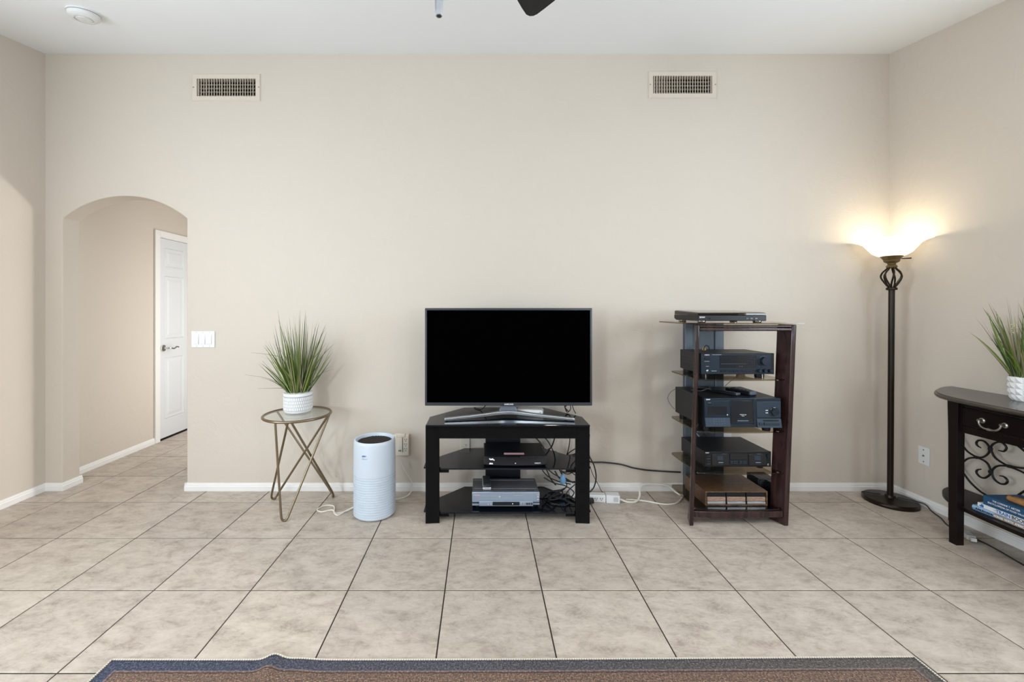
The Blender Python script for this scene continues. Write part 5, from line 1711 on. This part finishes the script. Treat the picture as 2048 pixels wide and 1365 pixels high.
cable([(2.73, 2.79, 0.040), (2.78, 2.75, 0.036), (2.825, 2.71, 0.030), (2.82, 2.66, 0.006), (2.79, 2.58, 0.0035), (2.74, 2.50, 0.0035), (2.72, 2.42, 0.0035), (2.73, 2.33, 0.0035), (2.72, 2.24, 0.0035), (2.70, 2.16, 0.0035), (2.68, 2.05, 0.0035), (2.69, 1.90, 0.0035)], 0.0035, M['cable'], 'black lamp cord running over the floor under the console table', 'lamp cords')
wp = thing('white_adapter', (2.70, 2.36, 0), 'small white plug adapter on the floor behind the console table leg', 'plug')
mt = Matrix.Translation((2.70, 2.36, 0.0)) @ Matrix.Rotation(R(-25), 4, 'Z')
MB().box(-0.018, 0.018, -0.035, 0.035, 0.009, 0.030).xf(mt).build('body', M['plastic_white'], wp, bevel=0.003)
MB().box(-0.012, 0.012, -0.058, -0.035, 0.008, 0.026).xf(mt).build('cord_grip', M['plastic_white'], wp, bevel=0.002)
MB().box(-0.010, 0.010, -0.02, 0.02, 0.0, 0.009).xf(mt).build('prong_block', M['plastic_white'], wp)

# ------------------------------------------------------------------ console table
CY = 1.96
ct = thing('console_table', (2.68, CY, 0), 'dark espresso half-oval console table with iron scrollwork against the right wall', 'console table')
hx = [(2.858, 2.592), (2.80, 2.578), (2.72, 2.535), (2.634, 2.47), (2.568, 2.405), (2.53, 2.345), (2.502, 2.26), (2.486, 2.16), (2.478, 2.06), (2.475, 1.96)]
hs = [p.xy for p in catmull([(x, y, 0) for x, y in hx], 3)]


def mir(pts):
    return [tuple(p) for p in pts] + [(p[0], 2 * CY - p[1]) for p in reversed(pts[:-1])]


def grow(pts, d):
    c = Vector((2.858, CY))
    out = []
    for p in pts:
        v = Vector(p) - c
        L_ = v.length
        q = c + v * ((L_ + d) / L_)
        out.append((min(q.x, 2.858), q.y))
    return out


full = mir(hs)
tp = MB()
lay = [(0.780, -0.006), (0.784, 0.0), (0.791, 0.003), (0.797, 0.0), (0.799, -0.006), (0.805, -0.010)]
vs, fs = [], []
n = len(full)
for z, d in lay:
    vs += [(x, y, z) for x, y in grow(full, d)]
for q in range(len(lay) - 1):
    for i in range(n):
        j = (i + 1) % n
        fs.append((q * n + i, q * n + j, q * n + n + j, q * n + n + i))
fs += [tuple(reversed(range(n))), tuple((len(lay) - 1) * n + i for i in range(n))]
tp.add(vs, fs).build('table_top', M['console_top'], ct, smooth=True)
FXA = 2.572
for s in (1, -1):
    def YY(y):
        return CY + s * (y - CY)

    def bx(name, mat, x0, x1, y0, y1, z0, z1, bev=0.0):
        a, c = sorted((YY(y0), YY(y1)))
        return box(name, mat, ct, x0, x1, a, c, z0, z1, bev)
    # tapered front leg
    b = MB()
    vs = []
    for z, g_ in ((0.0, 0.0), (0.012, 0.0), (0.60, 0.004), (0.78, 0.008)):
        for (x, y) in ((2.556, 2.287 - g_), (2.597, 2.287 - g_), (2.597, 2.325 + g_), (2.556, 2.325 + g_)):
            vs.append((x, YY(y), z))
    fs = [(0, 1, 2, 3), (12, 13, 14, 15)]
    for q in range(3):
        for i in range(4):
            j = (i + 1) % 4
            fs.append((q * 4 + i, q * 4 + j, q * 4 + 4 + j, q * 4 + 4 + i))
    b.add(vs, fs).build('leg', M['console'], ct, bevel=0.002)
    bx('leg', M['console'], 2.812, 2.850, 2.525, 2.562, 0, 0.78, 0.002)
    # end rail between front and back leg
    b = MB()
    p0, p1 = (2.597, 2.318), (2.83, 2.535)
    dx, dy = p1[0] - p0[0], p1[1] - p0[1]
    ll = math.hypot(dx, dy)
    nx, ny = -dy / ll * 0.009, dx / ll * 0.009
    b.prism([(p0[0] - nx, YY(p0[1] - ny)), (p1[0] - nx, YY(p1[1] - ny)), (p1[0] + nx, YY(p1[1] + ny)), (p0[0] + nx, YY(p0[1] + ny))], 0.615, 0.78).build('end_rail', M['console'], ct)
    # drawer
    bx('apron', M['console'], FXA, FXA + 0.016, 1.962, 2.287, 0.613, 0.650)
    bx('apron', M['console'], FXA, FXA + 0.016, 1.962, 2.287, 0.752, 0.780)
    bx('apron', M['console'], FXA, FXA + 0.016, 2.272, 2.287, 0.650, 0.752)
    bx('apron', M['console'], FXA, FXA + 0.016, 1.962, 1.985, 0.650, 0.752)
    dr = bx('drawer', M['console'], FXA - 0.004, FXA + 0.015, 1.988, 2.270, 0.653, 0.749, 0.003)
    b = MB()
    for (a, c, z0, z1) in ((1.996, 2.262, 0.661, 0.6635), (1.996, 2.262, 0.7385, 0.741), (1.996, 1.9985, 0.6635, 0.7385), (2.2595, 2.262, 0.6635, 0.7385)):
        a, c = sorted((YY(a), YY(c)))
        b.box(FXA - 0.0055, FXA - 0.0035, a, c, z0, z1)
    b.build('drawer_bead', M['console'], dr)
    hb = []
    hc = YY(2.131)
    for e_ in (-1, 1):
        yy = hc + e_ * 0.047
        b = MB()
        b.tube([(FXA - 0.004, yy, 0.702), (FXA - 0.008, yy, 0.702), (FXA - 0.011, yy, 0.702), (FXA - 0.020, yy, 0.702), (FXA - 0.026, yy, 0.702)], [0.014, 0.0135, 0.008, 0.006, 0.0085], 20)
        b.build('handle_rosette', M['pewter'], dr, smooth=True)
    hp = catmull([(FXA - 0.024, hc - 0.047, 0.702), (FXA - 0.026, hc - 0.043, 0.686), (FXA - 0.027, hc - 0.028, 0.672), (FXA - 0.027, hc, 0.668), (FXA - 0.027, hc + 0.028, 0.672), (FXA - 0.026, hc + 0.043, 0.686), (FXA - 0.024, hc + 0.047, 0.702)], 5)
    rr = [0.0042 + (0.0028 if abs(i - len(hp) // 2) < 2 else 0.0) + 0.001 * abs(math.sin(i * 1.1)) for i in range(len(hp))]
    MB().tube(hp, rr, 10).build('handle_bail', M['pewter'], dr, smooth=True)
# lower shelf
sh_ = [(2.858, 2.565), (2.80, 2.548), (2.73, 2.515), (2.665, 2.458), (2.620, 2.395), (2.590, 2.33), (2.575, 2.26), (2.566, 2.15), (2.560, 1.96)]
shs = [p.xy for p in catmull([(x, y, 0) for x, y in sh_], 3)]
MB().prism(mir(shs), 0.190, 0.210).build('shelf', M['console'], ct, bevel=0.003)
# iron scrolls, plane X = 2.80
SC = {
    'A': [(2.382, 0.495), (2.4, 0.503), (2.404, 0.519), (2.391, 0.535), (2.365, 0.536), (2.344, 0.512), (2.347, 0.478), (2.373, 0.447), (2.404, 0.438), (2.445, 0.451), (2.473, 0.48), (2.50, 0.53), (2.515, 0.59)],
    'B': [(2.302, 0.508), (2.278, 0.511), (2.267, 0.534), (2.283, 0.554), (2.307, 0.551), (2.332, 0.525), (2.334, 0.497), (2.317, 0.464), (2.283, 0.446), (2.254, 0.442), (2.194, 0.452), (2.12, 0.49), (2.06, 0.55), (2.03, 0.61)],
    'C': [(2.382, 0.376), (2.401, 0.364), (2.404, 0.346), (2.388, 0.331), (2.365, 0.334), (2.342, 0.361), (2.338, 0.384), (2.352, 0.418), (2.378, 0.431), (2.409, 0.431), (2.445, 0.414), (2.47, 0.386), (2.50, 0.345), (2.52, 0.30)],
    'D': [(2.298, 0.372), (2.278, 0.374), (2.263, 0.359), (2.273, 0.338), (2.297, 0.331), (2.322, 0.345), (2.332, 0.374), (2.327, 0.397), (2.307, 0.421), (2.278, 0.434), (2.254, 0.436), (2.194, 0.427), (2.12, 0.39), (2.06, 0.33), (2.03, 0.27)],
    'E': [(2.52, 0.37), (2.50, 0.335), (2.473, 0.304), (2.445, 0.274), (2.404, 0.247), (2.378, 0.238), (2.34, 0.230), (2.30, 0.236), (2.26, 0.262), (2.235, 0.29), (2.194, 0.34), (2.13, 0.40), (2.05, 0.43), (1.97, 0.435)],
    'F': [(2.27, 0.600), (2.24, 0.566), (2.194, 0.532), (2.13, 0.475), (2.05, 0.447), (1.97, 0.442)],
}
for s in (1, -1):
    for k_, pts in SC.items():
        dep = {'A': 2.80, 'B': 2.80, 'C': 2.801, 'D': 2.801, 'E': 2.815, 'F': 2.812}[k_]
        cpts = catmull([(dep, CY + s * (y - CY), z) for y, z in pts], 5)
        nn = len(cpts)
        rr = [0.0052 * (0.55 + 0.45 * min(1, i / 6)) for i in range(nn)]
        MB().tube(cpts, rr, 8).build('iron_scroll', M['iron'], ct, smooth=True)
    for (y, z) in ((2.339, 0.504), (2.406, 0.4345), (2.337, 0.378), (2.254, 0.439)):
        yy = CY + s * (y - CY)
        box('scroll_clip', M['iron'], ct, 2.793, 2.808, yy - 0.008, yy + 0.008, z - 0.008, z + 0.008, 0.002)


# books -----------------------------------------------------------
def book(name, x0, x1, yfar, ynear, z0, z1, label, cover, rounded=False):
    t = thing(name, ((x0 + x1) / 2, (yfar + ynear) / 2, z0), label, 'book', 'books on the console table shelf')
    c = 0.0025
    box('pages', M['paper'], t, x0 + 0.004, x1 - 0.003, ynear + 0.004, yfar - 0.004, z0 + c, z1 - c)
    b = MB()
    b.box(x0 + 0.002, x1, ynear, yfar, z0, z0 + c).box(x0 + 0.002, x1, ynear, yfar, z1 - c, z1)
    b.build('cover_boards', cover, t)
    if rounded:
        h_ = (z1 - z0) / 2
        pr = [(x0 + 0.003 - 0.005 * math.sin(math.pi * k / 8), z0 + (z1 - z0) * k / 8) for k in range(9)] + [(x0 + 0.005, z1), (x0 + 0.005, z0)]
        MB().prism(pr, ynear, yfar, 'y').build('spine', cover, t, smooth=True)
    else:
        box('spine', cover, t, x0, x0 + 0.003, ynear, yfar, z0, z1)
    return t


RT, UP = (0, -1, 0), (0, 0, 1)
b1 = book('railroad_book', 2.612, 2.83, 2.262, 1.99, 0.2105, 0.234, 'light blue railroads book at the bottom of the stack on the console shelf', M['book_sky'], True)
box('spine_photo', M['book_photo'], b1, 2.6088, 2.612, 2.000, 2.165, 0.2120, 0.2325)
box('spine_red', M['book_red'], b1, 2.6086, 2.612, 1.991, 2.035, 0.2125, 0.2235)
text('spine_title', 'RAILROADS', 0.0145, M['print_dark'], b1, (2.6078, 2.243, 0.2175), RT, UP, depth=0.001, sx=0.98, bold=0.0002)
text('spine_title', 'ACROSS  NORTH  AMERICA', 0.0145, M['print_white'], b1, (2.6078, 2.163, 0.2175), RT, UP, depth=0.001, sx=0.70, bold=0.0003)
b2 = book('train_book', 2.618, 2.82, 2.243, 1.985, 0.2345, 0.255, 'white train book in the middle of the stack on the console shelf', M['book_white'])
text('spine_title', 'THE', 0.007, M['print_grey'], b2, (2.6176, 2.1735, 0.2425), RT, UP, depth=0.0006)
text('spine_title', 'TRAIN', 0.0225, M['print_blue'], b2, (2.6176, 2.163, 0.2375), RT, UP, depth=0.0006, sx=0.92, bold=0.0005)
text('spine_title', 'BOOK', 0.0225, M['print_dark'], b2, (2.6176, 2.099, 0.2375), RT, UP, depth=0.0006, sx=0.92, bold=0.0005)
em = MB().prism([(2.236, 0.240), (2.2315, 0.2405), (2.2315, 0.237), (2.216, 0.237), (2.2155, 0.2475), (2.219, 0.2515), (2.226, 0.252), (2.2285, 0.246), (2.233, 0.245)], 2.6174, 2.6182, 'x')
em.build('spine_emblem', M['print_blue'], b2)
b3 = book('food_values_book', 2.622, 2.815, 2.221, 1.97, 0.2555, 0.303, 'thick navy food encyclopedia on top of the book stack on the console shelf', M['book_blue'])
text('spine_title', 'THE CORINNE T. NETZER', 0.0125, M['print_white'], b3, (2.6216, 2.181, 0.2845), RT, UP, depth=0.0006, sx=0.78)
text('spine_title', 'ENCYCLOPEDIA OF FOOD VALUES', 0.0125, M['print_white'], b3, (2.6216, 2.201, 0.2685), RT, UP, depth=0.0006, sx=0.80)
wd = thing('wooden_carving', (2.66, 2.05, 0.303), 'carved brown wooden piece lying on the navy book on the console shelf', 'ornament')
mt = Matrix.Translation((2.672, 2.045, 0.303)) @ Matrix.Rotation(R(6), 4, 'Z')
wv = catmull([(0, 0.105, 0.0165), (0, 0.098, 0.0165), (0, 0.06, 0.0165), (0, 0.02, 0.0165), (0, -0.03, 0.0165), (0, -0.08, 0.0165), (0, -0.10, 0.0165)], 4)
nn = len(wv)
MB().tube(wv, [0.0085 + 0.0075 * min(1, i / 5) - 0.002 * math.sin(i * 0.5) * (i > 6) if i < nn - 3 else 0.012 for i in range(nn)], 14).xf(mt).build('shaft', M['whittled'], wd, smooth=True)
MB().cyl((0, 0.085, 0.0305), (0, 0.085, 0.0325), 0.006, 14).xf(mt).build('knot_hole', M['bronze'], wd)

# plant on the console ---------------------------------------------
c2 = (2.778, 2.165)
pt2 = thing('potted_grass', (c2[0], c2[1], 0.805), 'artificial grass in a white faceted pot on the console table', 'potted plant')
z0 = 0.8055
NA, NR = 14, 4
b = MB()
hgt = 0.122


def rad2(f):
    return 0.050 + 0.011 * math.sin(min(1, f * 2.2) * math.pi / 2)


for r_ in range(NR):
    f0, f1 = r_ / NR, (r_ + 1) / NR
    for k in range(NA):
        a0_, a1_ = 2 * math.pi * k / NA, 2 * math.pi * (k + 1) / NA
        am_ = (a0_ + a1_) / 2

        def pt_(f, a, e_=0.0):
            r__ = rad2(f) + e_
            return (c2[0] + r__ * math.cos(a), c2[1] + r__ * math.sin(a), z0 + hgt * f)
        b.add([pt_(f0, a0_), pt_(f0, a1_), pt_(f1, a1_), pt_(f1, a0_), pt_((f0 + f1) / 2, am_, 0.0055)], [(0, 1, 4), (1, 2, 4), (2, 3, 4), (3, 0, 4)])
b.lathe([(0, z0), (0.050, z0)], (c2[0], c2[1], 0), NA).lathe([(rad2(1), z0 + hgt), (rad2(1) - 0.005, z0 + hgt), (rad2(1) - 0.006, z0 + hgt - 0.02), (0, z0 + hgt - 0.02)], (c2[0], c2[1], 0), NA)
b.build('pot', M['ceramic'], pt2)
MB().lathe([(0, z0 + hgt - 0.008), (0.054, z0 + hgt - 0.010), (0.054, z0 + hgt - 0.019), (0, z0 + hgt - 0.019)], (c2[0], c2[1], 0), 20).build('moss', M['soil'], pt2)
grass(pt2, c2, z0 + hgt, 110, 9, 0.28, 0.46, 0.15, xlim=XR, dry=0.22, wid=0.0045)
for k, p in enumerate(((0.10, 0.02, 0.30), (0.06, -0.09, 0.33), (-0.02, -0.10, 0.31))):
    bs = MB()
    cs_ = (c2[0] - p[0] * 0.4, c2[1] + p[1], z0 + hgt + p[2] * 0.8)
    for j in range(16):
        a = j * 2.4
        q = (cs_[0] + 0.008 * math.cos(a), cs_[1] + 0.008 * math.sin(a), cs_[2] - 0.03 + j * 0.004)
        bs.lathe([(0, -0.004), (0.0035, 0.0), (0, 0.004)], q, 6)
    bs.tube([(c2[0], c2[1], z0 + hgt - 0.012), (cs_[0], cs_[1], cs_[2] + 0.035)], 0.0015, 6)
    bs.build('flower_spike', mk('cream_flower', (0.62, 0.58, 0.36), 0.7, noise=0.1), pt2)

# ------------------------------------------------------------------ rug
rgx0, rgx1, rgy = -1.333, 1.573, 1.533
rug = thing('area_rug', (0.12, 0.4, 0.0), 'worn oriental-pattern rug with navy and charcoal border on the floor tiles', 'rug')
nx_, ny_ = 240, 60
me = bpy.data.meshes.new('rug_pile')
vs, fs, uvs = [], [], []


def rz(x, v):
    bump_ = 0.021 * math.exp(-((x + 0.745) / 0.034) ** 2) * math.exp(-(v / 0.25) ** 2)
    bump_ += 0.006 * math.exp(-((x + 0.66) / 0.06) ** 2) * math.exp(-(v / 0.25) ** 2)
    return 0.006 + bump_


def ry(x):
    return rgy + 0.010 * (x - rgx0) / 2.9 - 0.004 * math.sin((x - rgx0) * 1.3)


for j in range(ny_ + 1):
    v = 2.3 * (j / ny_) ** 1.5
    for i in range(nx_ + 1):
        u = 2.906 * i / nx_
        x = rgx0 + u
        vs.append((x, ry(x) - v, rz(x, v)))
        uvs.append((u, v))
N0 = len(vs)
for j in range(ny_):
    for i in range(nx_):
        a = j * (nx_ + 1) + i
        fs.append((a, a + nx_ + 1, a + nx_ + 2, a + 1))
# skirt to the floor
ringi = [i for i in range(nx_ + 1)] + [(j) * (nx_ + 1) + nx_ for j in range(1, ny_ + 1)] + [ny_ * (nx_ + 1) + i for i in range(nx_ - 1, -1, -1)] + [j * (nx_ + 1) for j in range(ny_ - 1, 0, -1)]
for q in ringi:
    p = vs[q]
    vs.append((p[0], p[1], max(0.0008, p[2] - 0.0055)))
    uvs.append(uvs[q])
m_ = len(ringi)
for k in range(m_):
    fs.append((ringi[k], ringi[(k + 1) % m_], N0 + (k + 1) % m_, N0 + k))
me.from_pydata([(x - 0.12, y - 0.4, z) for x, y, z in vs], [], fs)
ul = me.uv_layers.new(name='UVMap')
for lp_ in me.loops:
    ul.data[lp_.index].uv = uvs[lp_.vertex_index]
for p in me.polygons:
    p.use_smooth = True
me.materials.append(M['rug'])
ro = bpy.data.objects.new('rug_pile', me)
COL.objects.link(ro)
ro.parent = rug
edge = [(rgx0 + 2.906 * i / 200, ry(rgx0 + 2.906 * i / 200) + 0.002, rz(rgx0 + 2.906 * i / 200, 0) - 0.0015) for i in range(201)]
MB().tube(edge, 0.0042, 8).build('edge_binding', M['rug_edge'], rug, smooth=True)
for xx in (rgx0 - 0.002, rgx1 + 0.002):
    MB().tube([(xx, ry(xx) - v, rz(xx, v) - 0.0015) for v in [2.3 * k / 40 for k in range(41)]], 0.0042, 8).build('edge_binding', M['rug_edge'], rug, smooth=True)
stt = MB()
for k in range(330):
    x = rgx0 + 2.906 * (k + 0.5) / 330
    y, z = ry(x), rz(x, 0)
    stt.add([(x - 0.0026, y - 0.009, z + 0.0004), (x + 0.0010, y - 0.009, z + 0.0004), (x + 0.0006, y + 0.003, z + 0.0032), (x - 0.0002, y - 0.009, z + 0.0018)], [(0, 1, 2), (0, 3, 2), (1, 3, 2), (0, 1, 3)])
for s_, xx in ((1, rgx0), (-1, rgx1)):
    for k in range(160):
        v = 2.3 * (k + 0.5) / 160 * 0.5
        y, z = ry(xx) - v, rz(xx, v)
        stt.add([(xx + s_ * 0.009, y - 0.0026, z + 0.0004), (xx + s_ * 0.009, y + 0.001, z + 0.0004), (xx - s_ * 0.003, y, z + 0.0032), (xx + s_ * 0.009, y, z + 0.0018)], [(0, 1, 2), (0, 3, 2), (1, 3, 2), (0, 1, 3)])
tag(stt.build('edge_stitching', M['rug_stitch'], rug), kind='stuff')
